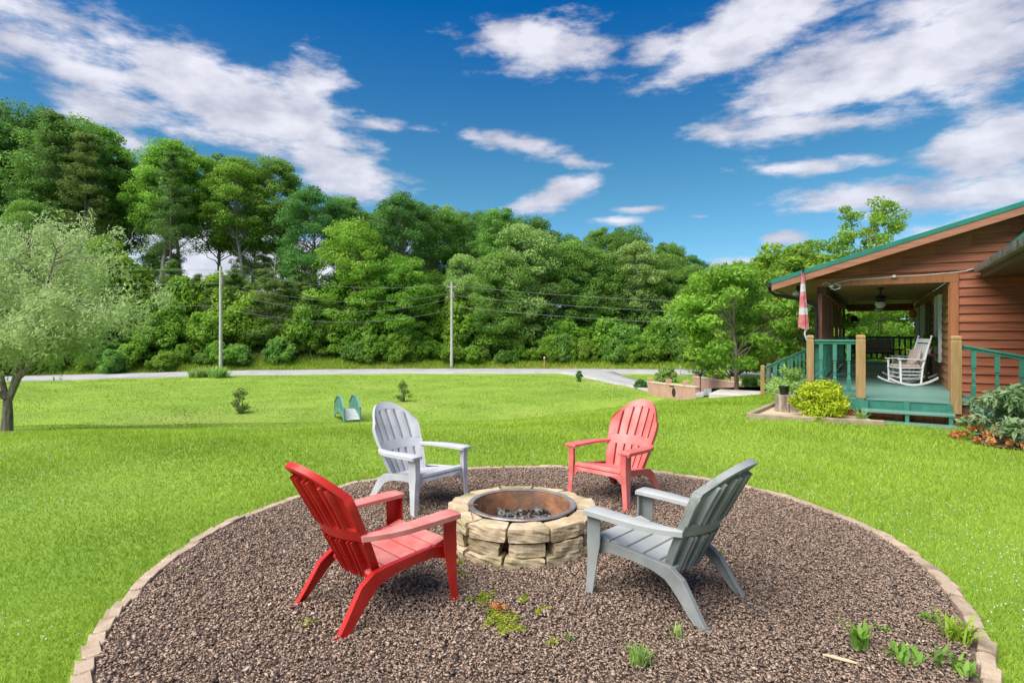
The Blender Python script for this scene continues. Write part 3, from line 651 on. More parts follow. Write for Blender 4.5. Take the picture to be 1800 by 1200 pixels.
def railing(p0, p1, z0, z1, n_, hr=1.06, lowz=.13, mt='green', bm_=None, sc=.92):
    (a0, b0), (a1, b1) = p0, p1; r_ = empty('railing'); r_.parent = house
    def bar(zz, w_, t_, nm):
        d = Vector((a1-a0, b1-b0, z1-z0)); l_ = d.length; an = math.atan2(b1-b0, a1-a0); pt = math.asin((z1-z0)/l_)
        rot = Matrix.Rotation(an, 3, 'Z') @ Matrix.Rotation(-pt, 3, 'Y')
        MB().box(((a0+a1)/2, (b0+b1)/2, (z0+z1)/2+zz), (l_, w_, t_), rot).build(nm, MT[mt], r_, bevel=.005)
    bar(hr-.02, .085, .04, 'top_rail'); bar(hr-.065, .038, .05, 'sub_rail'); bar(lowz, .05, .06, 'bottom_rail')
    for k in range(n_):
        t_ = (k+.5)/n_
        link('baluster', bm_ or BM, r_, (a0+(a1-a0)*t_, b0+(b1-b0)*t_, z0+(z1-z0)*t_+lowz+.03), (0, 0, 0), (1, 1, (hr-.09-lowz-.03)/sc))
    return r_
railing((VL+.05, UF+.07), (-1.74, UF+.06), DZ, DZ, 3, 1.13)
railing((VL+.02, UF+.14), (VL+.02, 3.35), DZ, DZ, 22, 1.06)
railing((VL+.02, 4.75), (VL+.02, UE-.1), DZ, DZ, 34, 1.06)
railing((VL+.1, UE-.08), (-.05, UE-.08), DZ, DZ, 12, 1.06)
railing((-.08, UF+.06), (2.9, UF+.02), DZ, DZ-.62, 9, 1.06)
rp = MB(); rp.prism([(.03, DZ-.02), (4.2, -.05), (4.2, -.2), (.03, DZ-.2)], lambda a_, z_: (a_, UF+.0, z_), lambda a_, z_: (a_, -1.3, z_)); rp.build('ramp', MT['deck'], house)
MB().span(.03, 4.2, UF-.03, UF-.004, -.3, DZ-.30).build('ramp_skirt', MT['green'], house)
cm_ = MB().span(-.05, .05, -.05, .05, 0, 2.24).mesh('column', MT['colwood'], bevel=.006)
for u_ in (0.06, 1.3, 2.75, 3.42, 4.70, 7.4, 10.2, UE-.06):
    link('column', cm_, house, (VL-.03, u_, DZ-.03 if u_ > .1 else DZ-.03))
# side stairs going down to the left of the porch
GS = -.36
for k in range(4):
    zt = DZ-.17-k*.175; v0 = VL-.10-.30*(k+1)
    MB().span(v0, v0+.315, 3.5, 4.62, zt-.045, zt).build('step_tread', MT['deck'], house, bevel=.006)
for u_ in (3.52, 4.56):
    MB().prism([(VL-.08, DZ-.06), (VL-.08, DZ-.36), (VL-1.28, GS-.1), (VL-1.34, GS+.03)], lambda a_, z_: (a_, u_, z_), lambda a_, z_: (a_, u_+.04, z_)).build('step_stringer', MT['green'], house)
for u_ in (3.44, 4.66):
    newel(VL-.42, u_, DZ-.45, 1.42, .105, MT['newelb']); newel(VL-1.82, u_, GS-.12, 1.13, .115, MT['newel'] if u_ < 4 else MT['newelb'])
    railing((VL-.47, u_), (VL-1.77, u_), DZ-.13, GS-.02, 6, .98, .16)
# windows on the porch wall
for (u0, u1, z0, z1, nm) in ((1.75, 2.75, 1.02, 2.50, 2), (7.4, 8.3, 1.05, 2.45, 2), (10.2, 11.1, 1.05, 2.45, 2)):
    wn = empty('window'); wn.parent = house
    MB().span(-.062, -.052, u0, u1, z0, z1).build('pane', MT['glass'], wn)
    for (a_, b_) in ((u0-.09, u0), (u1, u1+.09)): MB().span(-.105, -.030, a_, b_, z0-.09, z1+.09).build('frame', MT['cream'], wn, bevel=.004)
    for (a_, b_) in ((z0-.085, z0), (z1, z1+.085)): MB().span(-.102, -.030, u0, u1, a_, b_).build('frame', MT['cream'], wn, bevel=.004)
    MB().span(-.084, -.055, (u0+u1)/2-.03, (u0+u1)/2+.03, z0, z1).build('mullion', MT['cream'], wn)
    MB().span(-.080, -.057, u0, u1, (z0+z1)/2-.02, (z0+z1)/2+.02).build('sash_bar', MT['cream'], wn)
dr = empty('door'); dr.parent = house
MB().span(-.085, -.03, 4.6, 5.5, DZ, 2.45).build('door_leaf', MT['black'], dr)
for (a_, b_) in ((4.5, 4.6), (5.5, 5.6)): MB().span(-.105, -.03, a_, b_, DZ, 2.55).build('frame', MT['brownw'], dr)
# wing roof on the right, eave running towards the lawn
WV = .50; WZ = 3.06
wr = MB(); wr.prism([(WV, WZ), (3.6, WZ+1.0*(3.6-WV)), (3.6, WZ+1.0*(3.6-WV)-.05), (WV, WZ-.05)], lambda a_, z_: (a_, -.04, z_), lambda a_, z_: (a_, -6.5, z_)); wr.build('wing_roof', MT['roof'], house)
gt = MB(); gt.prism([(WV-.13, WZ+.0), (WV-.118, WZ+.0), (WV-.10, WZ-.09), (WV-.02, WZ-.10), (WV-.02, WZ-.02), (WV, WZ-.02), (WV, WZ-.125), (WV-.11, WZ-.125), (WV-.125, WZ-.08)], lambda a_, z_: (a_, -.10, z_), lambda a_, z_: (a_, -6.5, z_)); gt.build('gutter', MT['gutter'], house)
MB().span(WV+.003, WV+.04, -6.5, -.06, WZ-.24, WZ-.052).build('eave_fascia', MT['brownw'], house)
MB().span(WV+.04, 1.62, -6.5, -.06, WZ-.23, WZ-.20).build('soffit', MT['brownw'], house)
MB().span(1.62, 1.75, -6.5, -.06, -.1, WZ-.20).build('wing_wall', MT['siding'], house)

def on_h(name, v_, u_, z_, rz_=0, **k):
    x, y = hw(v_, u_); return empty(name, (x, y, z_), -HA+rz_, **k)
# ceiling fans
def fan(v_, u_, label):
    f_ = on_h('ceiling_fan', v_, u_, 2.80, R(12), label=label, cat='ceiling fan', group='fans under the porch ceiling')
    MB().lathe([(.0, 0), (.07, 0), (.06, -.05), (.018, -.06), (.018, -.20), (.10, -.22), (.13, -.26), (.13, -.32), (.09, -.35), (.0, -.35)], 20, caps=False).build('motor', MT['black'], f_, smooth=True)
    for k in range(5):
        a = 2*math.pi*k/5; rot = Matrix.Rotation(a, 3, 'Z') @ Matrix.Rotation(R(10), 3, 'X')
        MB().box((math.cos(a)*.42, math.sin(a)*.42, -.30), (.58, .13, .008), rot).build('blade', MT['brownw'], f_)
    MB().lathe([(.0, -.52), (.07, -.505), (.115, -.46), (.125, -.41), (.10, -.36)], 20, caps=False).build('light_globe', MT['cream'], f_, smooth=True)
    for z_, r_ in ((-.41, .128), (-.46, .118), (-.365, .104)): MB().lathe([(r_, z_-.006), (r_+.006, z_), (r_, z_+.006)], 20, caps=False).build('cage_ring', MT['black'], f_)
    return f_
fan(-1.30, 1.75, 'dark ceiling fan with caged lamp above the white rocking chair')
fan(-1.30, 6.2, 'dark ceiling fan deeper in the porch, behind the first fan')
# string light along the header
sl = on_h('string_light', 0, -.07, 0, label='white cord of string lights along the porch header', cat='string light')
pts = [(-2.50, 0, 2.80), (-2.42, 0, 2.86), (-2.30, 0, 2.78), (-2.2, -.02, 2.83), (-1.9, 0, 2.895), (-1.35, 0, 2.905), (-1.0, 0, 2.93), (-.5, 0, 2.935), (.05, 0, 2.97), (.25, 0, 2.99), (.42, 0, 3.05)]
MB().tube(pts, .008, 6).build('cord', MT['white'], sl)
for (a_, z_) in ((-1.05, 2.93), (-2.30, 2.76)):
    MB().lathe([(.0, -.035), (.05, -.02), (.055, .0), (.03, .03), (.0, .035)], 12, c=(a_, -.03, z_), caps=False).build('bulb', MT['white'], sl, smooth=True)
cw = MB()
for k in range(5):
    a0 = random.uniform(0, 6); cw.tube([(-2.22+.07*math.cos(a0+t_*1.1)*(1+.2*t_), -.03+.02*math.sin(t_*2+k), 2.74+.07*math.sin(a0+t_*1.1)) for t_ in range(6)], .005, 5)
cw.build('coiled_cord', MT['white'], sl)
# flag
fl = on_h('hanging_flag', -2.86, -.62, 0, label='furled faded red and white flag hanging from the porch roof corner', cat='flag')
def flagpart(z0, z1, mt, name):
    b = MB(); secs = []
    n_ = 22
    for i in range(5):
        z_ = z0+(z1-z0)*i/4; t_ = (3.08-z_)/1.35; r_ = .018+.085*t_**.9
        secs.append([(r_*math.cos(2*math.pi*k/n_)*(1+.28*math.sin(5*2*math.pi*k/n_+t_*1.5)), .5*r_*math.sin(2*math.pi*k/n_)*(1+.3*math.sin(4*2*math.pi*k/n_+1)), z_-(.05*math.cos(2*math.pi*k/n_+.6) if t_ > .9 else 0)*(t_-.9)*10) for k in range(n_)])
    b.loft(secs); return b.build(name, mt, fl, smooth=True)
flagpart(3.08, 2.80, MT['flagr'], 'cloth_fold'); flagpart(2.80, 2.62, MT['flagw'], 'cloth_fold'); flagpart(2.62, 2.24, MT['flagr'], 'cloth_fold'); flagpart(2.24, 2.08, MT['flagw'], 'cloth_fold'); flagpart(2.08, 1.77, MT['flagr'], 'cloth_fold')
MB().tube([(0, 0, 3.16), (0, 0, 1.35)], .016, 8).build('pole', MT['black'], fl)
MB().tube([(.06, 0, 1.80), (.04, -.02, 1.62), (.09, -.02, 1.48)], .022, 6).build('loose_tail', MT['flagw'], fl)
MB().tube([(0, 0, 3.12), (0, .05, 3.15), (0, .055, 3.10)], .012, 6).build('bracket', MT['black'], fl)
# rocking chairs
def rocker(v_, u_, rz_, label):
    r_ = on_h('rocking_chair', v_, u_, DZ+.004, rz_, label=label, cat='rocking chair', group='white rocking chairs on the porch')
    W_ = MT['white']
    for s_ in (-1, 1):
        x = s_*.25
        secs = []
        for k in range(15):
            y_ = -.52+1.10*k/14; z_ = .16*((y_-.02)/.55)**2
            secs.append([(x-.02, y_, z_), (x+.02, y_, z_), (x+.02, y_, z_+.045), (x-.02, y_, z_+.045)])
        MB().loft(secs).build('rocker', W_, r_)
        MB().tube([(x, -.26, .07), (x, -.27, .40), (x, -.28, .62)], [.021, .024, .02], 8).build('leg', W_, r_, smooth=True)
        MB().tube([(x*.98, .20, .06), (x*.98, .24, .45), (x*.98, .34, .85), (x*.98, .43, 1.14)], [.021, .026, .024, .018], 8).build('back_post', W_, r_, smooth=True)
        MB().lathe([(.0, 0), (.022, .01), (.028, .03), (.018, .05), (0, .055)], 10, c=(x*.98, .435, 1.135), caps=False).build('finial', W_, r_, smooth=True)
        MB().loft([[(x-.04, y_, z_), (x+.04, y_, z_), (x+.04, y_, z_+.024), (x-.04, y_, z_+.024)] for y_, z_ in ((-.33, .615), (-.1, .62), (.15, .60), (.28, .60))]).build('armrest', W_, r_, bevel=.004)
        for z_ in (.17, .25, .33): MB().tube([(x, -.265, z_), (x, .22, z_)], .011, 6).build('rung', W_, r_)
    for y_, zs in ((-.265, (.20, .30)), (.22, (.20, .30))):
        for z_ in zs: MB().tube([(-.25, y_, z_), (.25, y_, z_)], .011, 6).build('rung', W_, r_)
    MB().span(-.27, .27, -.30, .25, .405, .43).build('seat', W_, r_, bevel=.006)
    bz = lambda z_: .24+(z_-.45)*.27
    for z_, h_ in ((.50, .05), (1.06, .10), (.97, .03)):
        MB().box((0, bz(z_)+.0, z_), (.46, .02, h_), Matrix.Rotation(-.27, 3, 'X')).build('back_rail', W_, r_, bevel=.006)
    for k in range(7):
        x = -.18+.06*k
        MB().box((x, bz(.74), .74), (.034, .012, .50), Matrix.Rotation(-.27, 3, 'X')).build('back_slat', W_, r_)
    cu = MB(); cu.box((0, -.03, .465), (.46, .46, .06)); cu.build('seat_cushion', MT['cush'], r_, bevel=.022, seg=3, smooth=True)
    cu = MB(); cu.box((0, .185, .66), (.40, .07, .38), Matrix.Rotation(-.25, 3, 'X')); cu.build('back_cushion', MT['cush'], r_, bevel=.028, seg=3, smooth=True)
    return r_
rocker(-.78, 1.1, R(-62), 'white slatted rocking chair with faded cushions, next to the porch steps')
rocker(-.68, 2.75, R(-75), 'white rocking chair deeper on the porch, behind the other rocking chair')
# side table with potted plant
tb = on_h('side_table', -.33, 2.05, DZ, label='small dark wooden pedestal table against the porch wall', cat='table')
MB().lathe([(.0, .69), (.25, .69), (.255, .71), (.25, .725), (.0, .725)], 24, caps=False).build('table_top', MT['newelb'], tb, smooth=True)
MB().lathe([(.03, .05), (.045, .12), (.025, .2), (.04, .35), (.025, .5), (.045, .62), (.06, .69)], 14).build('pedestal', MT['brownw'], tb, smooth=True)
for k in range(3):
    a = 2.1*k+.4; MB().tube([(0, 0, .10), (.13*math.cos(a), .13*math.sin(a), .06), (.24*math.cos(a), .24*math.sin(a), .014)], [.025, .022, .018], 6).build('foot', MT['brownw'], tb)

# ---------- foliage generators
def leafcloud(cen, rad, n_per, size, r_=rng, flat=.75, upb=.35, asp=.5, droop=0, tonev=.22):
    """diamond leaves scattered in clumps; returns verts, quads, tone"""
    cen = np.asarray(cen, float); rad = np.asarray(rad, float)
    n_per = np.broadcast_to(np.asarray(n_per), (len(cen),)).astype(int)
    idx = np.repeat(np.arange(len(cen)), n_per); n = len(idx)
    d = r_.normal(size=(n, 3)); d /= np.linalg.norm(d, axis=1, keepdims=True)+1e-9
    rr_ = rad[idx]*r_.uniform(.25, 1, n)**.6
    off = d*rr_[:, None]; off[:, 2] *= flat
    c = cen[idx]+off
    nrm = d*.55+r_.normal(0, .55, (n, 3)); nrm[:, 2] += upb; nrm /= np.linalg.norm(nrm, axis=1, keepdims=True)+1e-9
    t_ = r_.normal(size=(n, 3)); t_[:, 2] -= droop; t_ -= nrm*(t_*nrm).sum(1, keepdims=True); t_ /= np.linalg.norm(t_, axis=1, keepdims=True)+1e-9
    b = np.cross(nrm, t_); s_ = (size*r_.uniform(.6, 1.35, n))[:, None]
    v = np.stack([c-t_*s_*.5, c+b*s_*asp*.5+nrm*s_*.06, c+t_*s_*.5-nrm*s_*.08, c-b*s_*asp*.5+nrm*s_*.06], 1).reshape(-1, 3)
    f = np.arange(n*4).reshape(n, 4)
    ct = r_.normal(.45, tonev, len(cen)); tone = np.clip(ct[idx]+r_.normal(0, .16, n), 0, 1)
    return v, f, np.repeat(tone, 4)
def limb(b, p0, p1, r0, r1, r_, sag=0, seg=4, n=6):
    p0 = np.array(p0, float); p1 = np.array(p1, float); l_ = np.linalg.norm(p1-p0); pts = []; ra = []
    for k in range(seg+1):
        t_ = k/seg; q = p0+(p1-p0)*t_
        if 0 < k < seg: q = q+r_.normal(0, l_*.045, 3)
        q[2] += sag*math.sin(math.pi*t_)*l_
        pts.append(tuple(q)); ra.append(r0+(r1-r0)*t_)
    b.tube(pts, ra, n, caps=False); return pts
def tree_proto(name, seed, h, cr, cb, nclump, leaf, nleaf, lm, bark, crad=1.1, top=.0, trunk_r=.2, lean=0, asp=.5, gap=.0, flat=.55, shape='round'):
    """h height, cr crown radius, cb crown base height; returns (trunk mesh, crown mesh)"""
    r_ = np.random.default_rng(seed); b = MB()
    tr = [(0, 0, -.4)]; x = y = 0
    for k in range(1, 8):
        x += r_.normal(0, .012*h)+lean*h/8; y += r_.normal(0, .012*h); tr.append((x, y, h*.86*k/7))
    b.tube(tr, [trunk_r*1.25]+[trunk_r*(1-.85*k/7) for k in range(1, 8)], 8, caps=False)
    def tp(z_):
        zz = np.array([q[2] for q in tr]); return np.array([np.interp(z_, zz, [q[0] for q in tr]), np.interp(z_, zz, [q[1] for q in tr]), z_])
    cen = []; rad = []
    lob = r_.uniform(0, 6.28, 4)
    for k in range(nclump):
        for _ in range(40):
            t_ = r_.uniform(0, 1); a = r_.uniform(0, 2*np.pi)
            if shape == 'round': prof = math.sqrt(max(0, 1-((t_-.42)/.60)**2)) if t_ > .42 else math.sqrt(max(.0, 1-((.42-t_)/.50)**2))
            elif shape == 'cone': prof = (1-t_)**.8*.95+.06
            else: prof = .55+.45*math.sin(math.pi*t_)
            prof *= 1+.20*math.sin(3*a+lob[0]+4*t_)+.12*math.sin(5*a+lob[1]-7*t_)
            q = r_.uniform(.30, 1)**.5*prof
            if gap and math.sin(a*2+lob[2]+9*t_)*math.sin(11*t_+lob[3]) > 1-gap: continue
            break
        z_ = cb+(h-cb)*t_
        base = tp(min(z_, h*.86)); c = np.array([base[0]+cr*q*math.cos(a), base[1]+cr*q*math.sin(a), z_])
        cen.append(c); rad.append(crad*r_.uniform(.65, 1.2)*(1-.35*t_ if shape == 'cone' else 1))
    order = r_.permutation(nclump)
    for k in order[:int(nclump*.55)]:
        c = cen[k]; zb = max(cb*.6, c[2]-np.hypot(c[0]-tp(c[2])[0], c[1])*r_.uniform(.45, .9)-.3); zb = min(zb, h*.8)
        limb(b, tp(zb), c, trunk_r*.34*(1-.6*zb/h), trunk_r*.05, r_, .04)
    v, f, tn_ = leafcloud(cen, rad, nleaf, leaf, r_, flat, asp=asp)
    return b.mesh(name+'_trunk', bark, smooth=True), np_mesh(name+'_crown', v, f, lm, tn_)
def plant(name, pr, x, y, sc, label, cat, group=None, z=None, rzz=None, sz=None, parts=('trunk', 'crown')):
    o = empty(name, (x, y, (Hs(x, y) if z is None else z)), random.uniform(0, 6.28) if rzz is None else rzz, label, cat, group)
    o.scale = (sc, sc, sz or sc)
    for nm, me in zip(parts, pr): link(nm, me, o)
    return o

# ------------------------------------------------------------------ wooded bank
P_OAK = [tree_proto('oak', 11, 18, 4.0, 7.0, 150, .27, 210, MT['l_oak'], MT['barkp'], 1.25, trunk_r=.26, gap=.5),
         tree_proto('oak', 12, 18, 5.0, 4.0, 165, .27, 210, MT['l_dark'], MT['bark'], 1.3, trunk_r=.28, gap=.25),
         tree_proto('oak', 13, 18, 3.7, 8.0, 120, .27, 210, MT['l_bright'], MT['barkp'], 1.2, trunk_r=.27, gap=.6)]
P_ROUND = [tree_proto('maple', 14, 12, 3.9, 1.6, 165, .24, 200, MT['l_oak'], MT['bark'], 1.15, trunk_r=.2),
           tree_proto('maple', 15, 12, 3.6, 1.4, 165, .24, 200, MT['l_pale'], MT['barkp'], 1.1, trunk_r=.2),
           tree_proto('maple', 16, 12, 3.6, 1.6, 165, .24, 200, MT['l_bright'], MT['bark'], 1.1, trunk_r=.2)]
def pine_proto(seed, h, cb, rbase, lm, nw):
    r_ = np.random.default_rng(seed); b = MB(); b.tube([(0, 0, -.4), (0, 0, h*.5), (.1, .05, h)], [.17, .11, .02], 8, caps=False)
    cen = []; rad = []
    for k in range(nw):
        z_ = cb+(h-cb)*(k/nw)**.95; rl = rbase*(1-(z_-cb)/(h-cb))**.7+.35
        for j in range(5):
            a = r_.uniform(0, 6.28); l_ = rl*r_.uniform(.6, 1.1)
            z_ = z_+r_.uniform(-.35, .35); up = r_.uniform(.0, .45); tip = (l_*math.cos(a), l_*math.sin(a), z_+up*l_); limb(b, (0, 0, z_), tip, .035, .008, r_, .03, 3, 5)
            for q in (.45, .72, 1.0):
                cen.append((tip[0]*q, tip[1]*q, z_+up*l_*q+r_.uniform(-.1, .1))); rad.append(.32+.40*rl/rbase)
    v, f, tn_ = leafcloud(cen, rad, 48, .26, r_, .55, .5, asp=.22)
    return b.mesh('pine_trunk', MT['bark'], smooth=True), np_mesh('pine_crown', v, f, lm, tn_)
P_PINE = [pine_proto(21, 18, 6, 3.0, MT['l_pine'], 20), pine_proto(22, 9, 1.6, 2.2, MT['l_pine'], 15)]
def bush_proto(seed, wdt, hgt, ncl, leaf, nl, lm, crad=.5, asp=.5, stems=7, bark='bark'):
    r_ = np.random.default_rng(seed); b = MB(); cen = []; rad = []
    for k in range(ncl):
        a = r_.uniform(0, 6.28); t_ = r_.uniform(0, 1); q = math.sqrt(r_.uniform(.05, 1))*math.sqrt(max(0, 1-(t_*.96)**2.2))*(1+.2*math.sin(3*a+seed))
        cen.append((wdt/2*q*math.cos(a), wdt/2*q*math.sin(a), .12*hgt+hgt*.80*t_)); rad.append(crad*r_.uniform(.6, 1.2))
    for k in range(stems):
        c = cen[k]; limb(b, (r_.normal(0, .06*wdt), r_.normal(0, .06*wdt), -.12), c, .022*hgt**.5, .006, r_, .02, 3, 5)
    v, f, tn_ = leafcloud(cen, rad, nl, leaf, r_, .8, asp=asp)
    v[:, 2] = np.maximum(v[:, 2], .01)
    return b.mesh('bush_stems', MT[bark], smooth=True), np_mesh('bush_foliage', v, f, lm, tn_)
P_BUSH = [bush_proto(31, 3.6, 2.6, 60, .28, 110, MT['l_bright'], .62), bush_proto(32, 3.4, 2.4, 60, .28, 110, MT['l_oak'], .62), bush_proto(33, 3.2, 3.2, 60, .26, 110, MT['l_bright'], .6)]
SKY = np.array([(-200, 185), (0, 190), (60, 195), (110, 205), (160, 232), (210, 262), (260, 255), (340, 240), (400, 264), (455, 262), (520, 300), (590, 335), (650, 350), (720, 347), (800, 345), (850, 365), (910, 360), (950, 375), (985, 398), (1030, 395), (1080, 408), (1120, 396), (1170, 424), (1220, 446), (1265, 475), (1320, 500), (1420, 500)], float)
BG = 'trees on the wooded bank'
MARK = [(-20, 'beyond the far side of the willow'), (110, 'directly behind the willow crown'), (245, 'between the willow and the roadside pole'), (345, 'just before the roadside pole, coming from the willow'), (405, 'directly behind the roadside pole'), (483, 'directly behind the dead grey tree'), (560, 'between the dead grey tree and the garden bridge'), (620, 'straight beyond the garden bridge'), (705, 'straight beyond the garden lantern'), (790, 'behind the pole among the shrubs'), (870, 'between that shrub-side pole and the marker post'), (955, 'behind the red marker post'), (1020, 'behind the tiny lawn conifer'), (1075, 'behind the driveway mouth'), (1130, 'behind the small dark round shrub'), (1190, 'behind the near culvert wall'), (1255, 'behind the far culvert wall'), (1330, 'behind the tree by the concrete pad')]
def mark(px): return min(MARK, key=lambda q: abs(q[0]-px))[1]
def sky_tree(px, y, pr, name, label, base_h, dtop=0):
    x = ray(px, y); zt = HC+(HZ-np.interp(px, SKY[:, 0], SKY[:, 1])-dtop)*y/F
    g = Hs(x, y); s_ = (zt-g)/base_h
    plant(name, pr, x, y, max(.72*s_, min(s_, 1.15)), label, 'tree', BG, sz=s_)
LB = ['mid-green broadleaf tree,', 'dark green broadleaf tree,', 'yellow-green broadleaf tree,']
seqs = [1, 0, 1, 0, 2, 0, 2, 2, 0, 2, 0, 1, 0, 1, 1, 0, 1, 0, 1, 1, 0, 1, 0, 1, 0, 1]
for i, px in enumerate(np.linspace(-60, 1330, 26)):
    y = 66+(i*37 % 11)*.8+(4 if px > 900 else 0); k = seqs[i]
    sky_tree(px+random.uniform(-12, 12), y, P_OAK[k], 'broadleaf_tree', 'tall '+LB[k]+' front rank '+mark(px), 18, random.choice((0, 0, 8, 18)))
for i, px in enumerate(np.linspace(-90, 1380, 22)):       # second rank
    if 170 < px < 640: continue
    k = (i*2+1) % 3 if px < 640 else 1-(i % 2)
    sky_tree(px+random.uniform(-10, 10), 78+(i*13 % 7), P_OAK[k], 'broadleaf_tree', LB[k]+' second rank '+mark(px), 18, random.uniform(8, 35))
for px, dt in ((95, -8), (150, 5), (300, 20)): sky_tree(px, 64.5, P_PINE[0], 'pine_tree', 'tall sparse pine with bare trunk, '+mark(px), 18, dt)
LM = ['lower rounded mid-green tree ', 'lower rounded grey-green tree ', 'lower rounded yellow-green tree ']
for (px, pyt, y, k) in ((620, 395, 62.5, 2), (705, 455, 62, 2), (822, 452, 66, 1), (760, 480, 66, 2), (930, 400, 64, 1), (890, 450, 62.5, 0), (1000, 430, 66, 0), (1050, 440, 66, 0), (1110, 430, 66, 1), (1165, 450, 66, 0), (1215, 470, 66, 0), (670, 470, 63, 0), (180, 420, 61, 2), (1260, 500, 62, 0), (60, 360, 60, 0), (285, 430, 70, 0), (445, 425, 71, 1), (510, 440, 70, 0), (870, 520, 63, 2)):
    x = ray(px, y); g = Hs(x, y); hh = HC+(HZ-pyt)*y/F-g; s_ = hh/12
    plant('rounded_tree', P_ROUND[k], x, y, max(s_, .62), LM[k]+mark(px), 'tree', 'rounded trees on the wooded bank', sz=s_)
for (px, pyt, y) in ((300, 455, 61), (262, 490, 60.5), (345, 480, 61.5), (226, 470, 59.5), (525, 470, 62), (410, 470, 61.5), (470, 470, 60), (505, 490, 61), (545, 500, 60.5), (440, 500, 61), (1230, 520, 60), (370, 495, 60.5)):
    x = ray(px, y); g = Hs(x, y); hh = HC+(HZ-pyt)*y/F-g
    plant('young_pine', P_PINE[1], x, y, hh/9, 'young level-branched pine '+mark(px), 'tree', 'young pines on the wooded bank')
LS = ['leafy bright green bank shrub', 'leafy mid-green bank shrub', 'taller bright green bank shrub']
i = 0
for rowy, n_, smin, smax in ((1.9, 56, .45, .85), (4.2, 46, .9, 1.4), (8.0, 34, 1.2, 1.9)):
    for k in range(n_):
        px = -70+1420*(k+random.uniform(.1, .9))/n_
        yy = 57.0; yy = float(road_y(ray(px, yy)))+3.6+rowy+random.uniform(-.6, .8); x = ray(px, yy)
        if rowy < 4 and 470 < px < 700 and random.random() < .6: continue
        if rowy < 4 and random.random() < .12: continue
        q = random.choice((0, 1, 2, 0)); s_ = random.uniform(smin, smax)
        plant('roadside_shrub', P_BUSH[q], x, yy, s_, LS[q]+' '+mark(px), 'shrub', 'shrubs along the wooded bank', sz=s_*random.uniform(.7, 1.5), parts=('stems', 'foliage'))
# dead grey snag
b = MB(); r_ = np.random.default_rng(5)
b.tube([(0, 0, -.3), (.1, 0, 3), (.05, .1, 6), (.3, .1, 8.6)], [.16, .12, .08, .02], 7, caps=False)
for k in range(26):
    z_ = r_.uniform(3.2, 8.2); a = r_.uniform(0, 6.28); l_ = r_.uniform(.8, 2.0)*(1-.5*(z_-3)/6)
    limb(b, (.1, .05, z_), (.1+l_*math.cos(a), l_*math.sin(a), z_+r_.uniform(-.2, .9)), .035, .006, r_, -.05, 4, 5)
x = ray(483, 62); sn = plant('dead_tree', (b.mesh('dead_trunk', MT['barkp'], smooth=True),), x, 62, 1.05, 'bare grey dead tree among the young pines', 'tree', parts=('trunk',))

# ------------------------------------------------------------------ willow, pear trees, trees behind the house
def willow():
    r_ = np.random.default_rng(41); b = MB(); cen = []; rad = []
    b.tube([(0, 0, -.4), (.05, 0, .6), (.0, .05, 1.1)], [.20, .155, .13], 9, caps=False)
    mains = [((.0, .05, 1.0), (.9, -.2, 2.6), (1.5, -.3, 4.6), (1.9, -.2, 6.3)), ((.0, .05, 1.0), (-.5, .2, 2.6), (-1.4, .3, 4.4), (-1.9, .2, 5.9)), ((0, .05, 1.0), (.15, .5, 2.8), (.2, .9, 5.0), (.1, .9, 6.9)), ((.5, -.1, 1.9), (1.9, -.5, 2.9), (3.1, -.8, 3.7), (4.0, -1.0, 4.1)), ((0, 0, 1.2), (-1.2, -.5, 2.4), (-2.6, -.7, 3.4), (-3.6, -.7, 4.2))]
    for mp in mains:
        b.tube(mp, [.10, .075, .045, .015], 7, caps=False)
        mp = np.array(mp)
        for k in range(26):
            t_ = r_.uniform(.35, 1)*3; i = min(int(t_), 2); p0 = mp[i]+(mp[i+1]-mp[i])*(t_-i)
            a = r_.uniform(0, 6.28); l_ = r_.uniform(.7, 2.0); p1 = p0+np.array([l_*math.cos(a), l_*math.sin(a), r_.uniform(-.2, 1.1)])
            limb(b, p0, p1, .024, .006, r_, .1, 4, 5)
            for q in np.linspace(.4, 1.1, 4):
                c = p0+(p1-p0)*q+r_.normal(0, .15, 3)
                for dzz in (0, -.35, -.7): cen.append(c+np.array([0, 0, dzz*r_.uniform(.3, 1)])); rad.append(r_.uniform(.28, .5))
    v, f, tn_ = leafcloud(cen, rad, 30, .15, r_, .8, .2, asp=.26, droop=.8, tonev=.16)
    return b.mesh('willow_trunk', MT['bark'], smooth=True), np_mesh('willow_crown', v, f, MT['l_willow'], tn_)
plant('willow_tree', willow(), -17.1, 20.0, 1.0, 'wispy pale grey-green willow with forked trunk at the lawn edge', 'tree', rzz=0)
P_PEAR = [tree_proto('pear', 51, 4.4, 1.75, 1.15, 70, .16, 170, MT['l_pear'], MT['bark'], .50, trunk_r=.085, shape='round'), tree_proto('pear', 52, 6.0, 2.5, 1.1, 110, .19, 190, MT['l_pear'], MT['bark'], .62, trunk_r=.11)]
plant('ornamental_tree', P_PEAR[0], 7.85, 20.7, 1.0, 'small round-crowned tree with slim trunk beside the concrete pad', 'tree', rzz=.5)
plant('ornamental_tree', P_PEAR[1], 11.6, 25.6, 1.0, 'broad leafy tree standing left of the porch side stairs', 'tree', rzz=1.5)
plant('ornamental_tree', P_PEAR[1], 12.4, 33.5, 1.18, 'tall leafy tree behind the far pink culvert wall', 'tree', rzz=3.0)
P_BIRCH = [tree_proto('birch', 61, 11, 2.5, 2.4, 95, .22, 120, MT['l_pear'], MT['barkp'], .62, trunk_r=.13, gap=.3, shape='tall'), tree_proto('birch', 62, 9, 3.2, 1.2, 120, .22, 150, MT['l_bright'], MT['barkp'], .8, trunk_r=.13)]
def hp(px, y): return ray(px, y), y
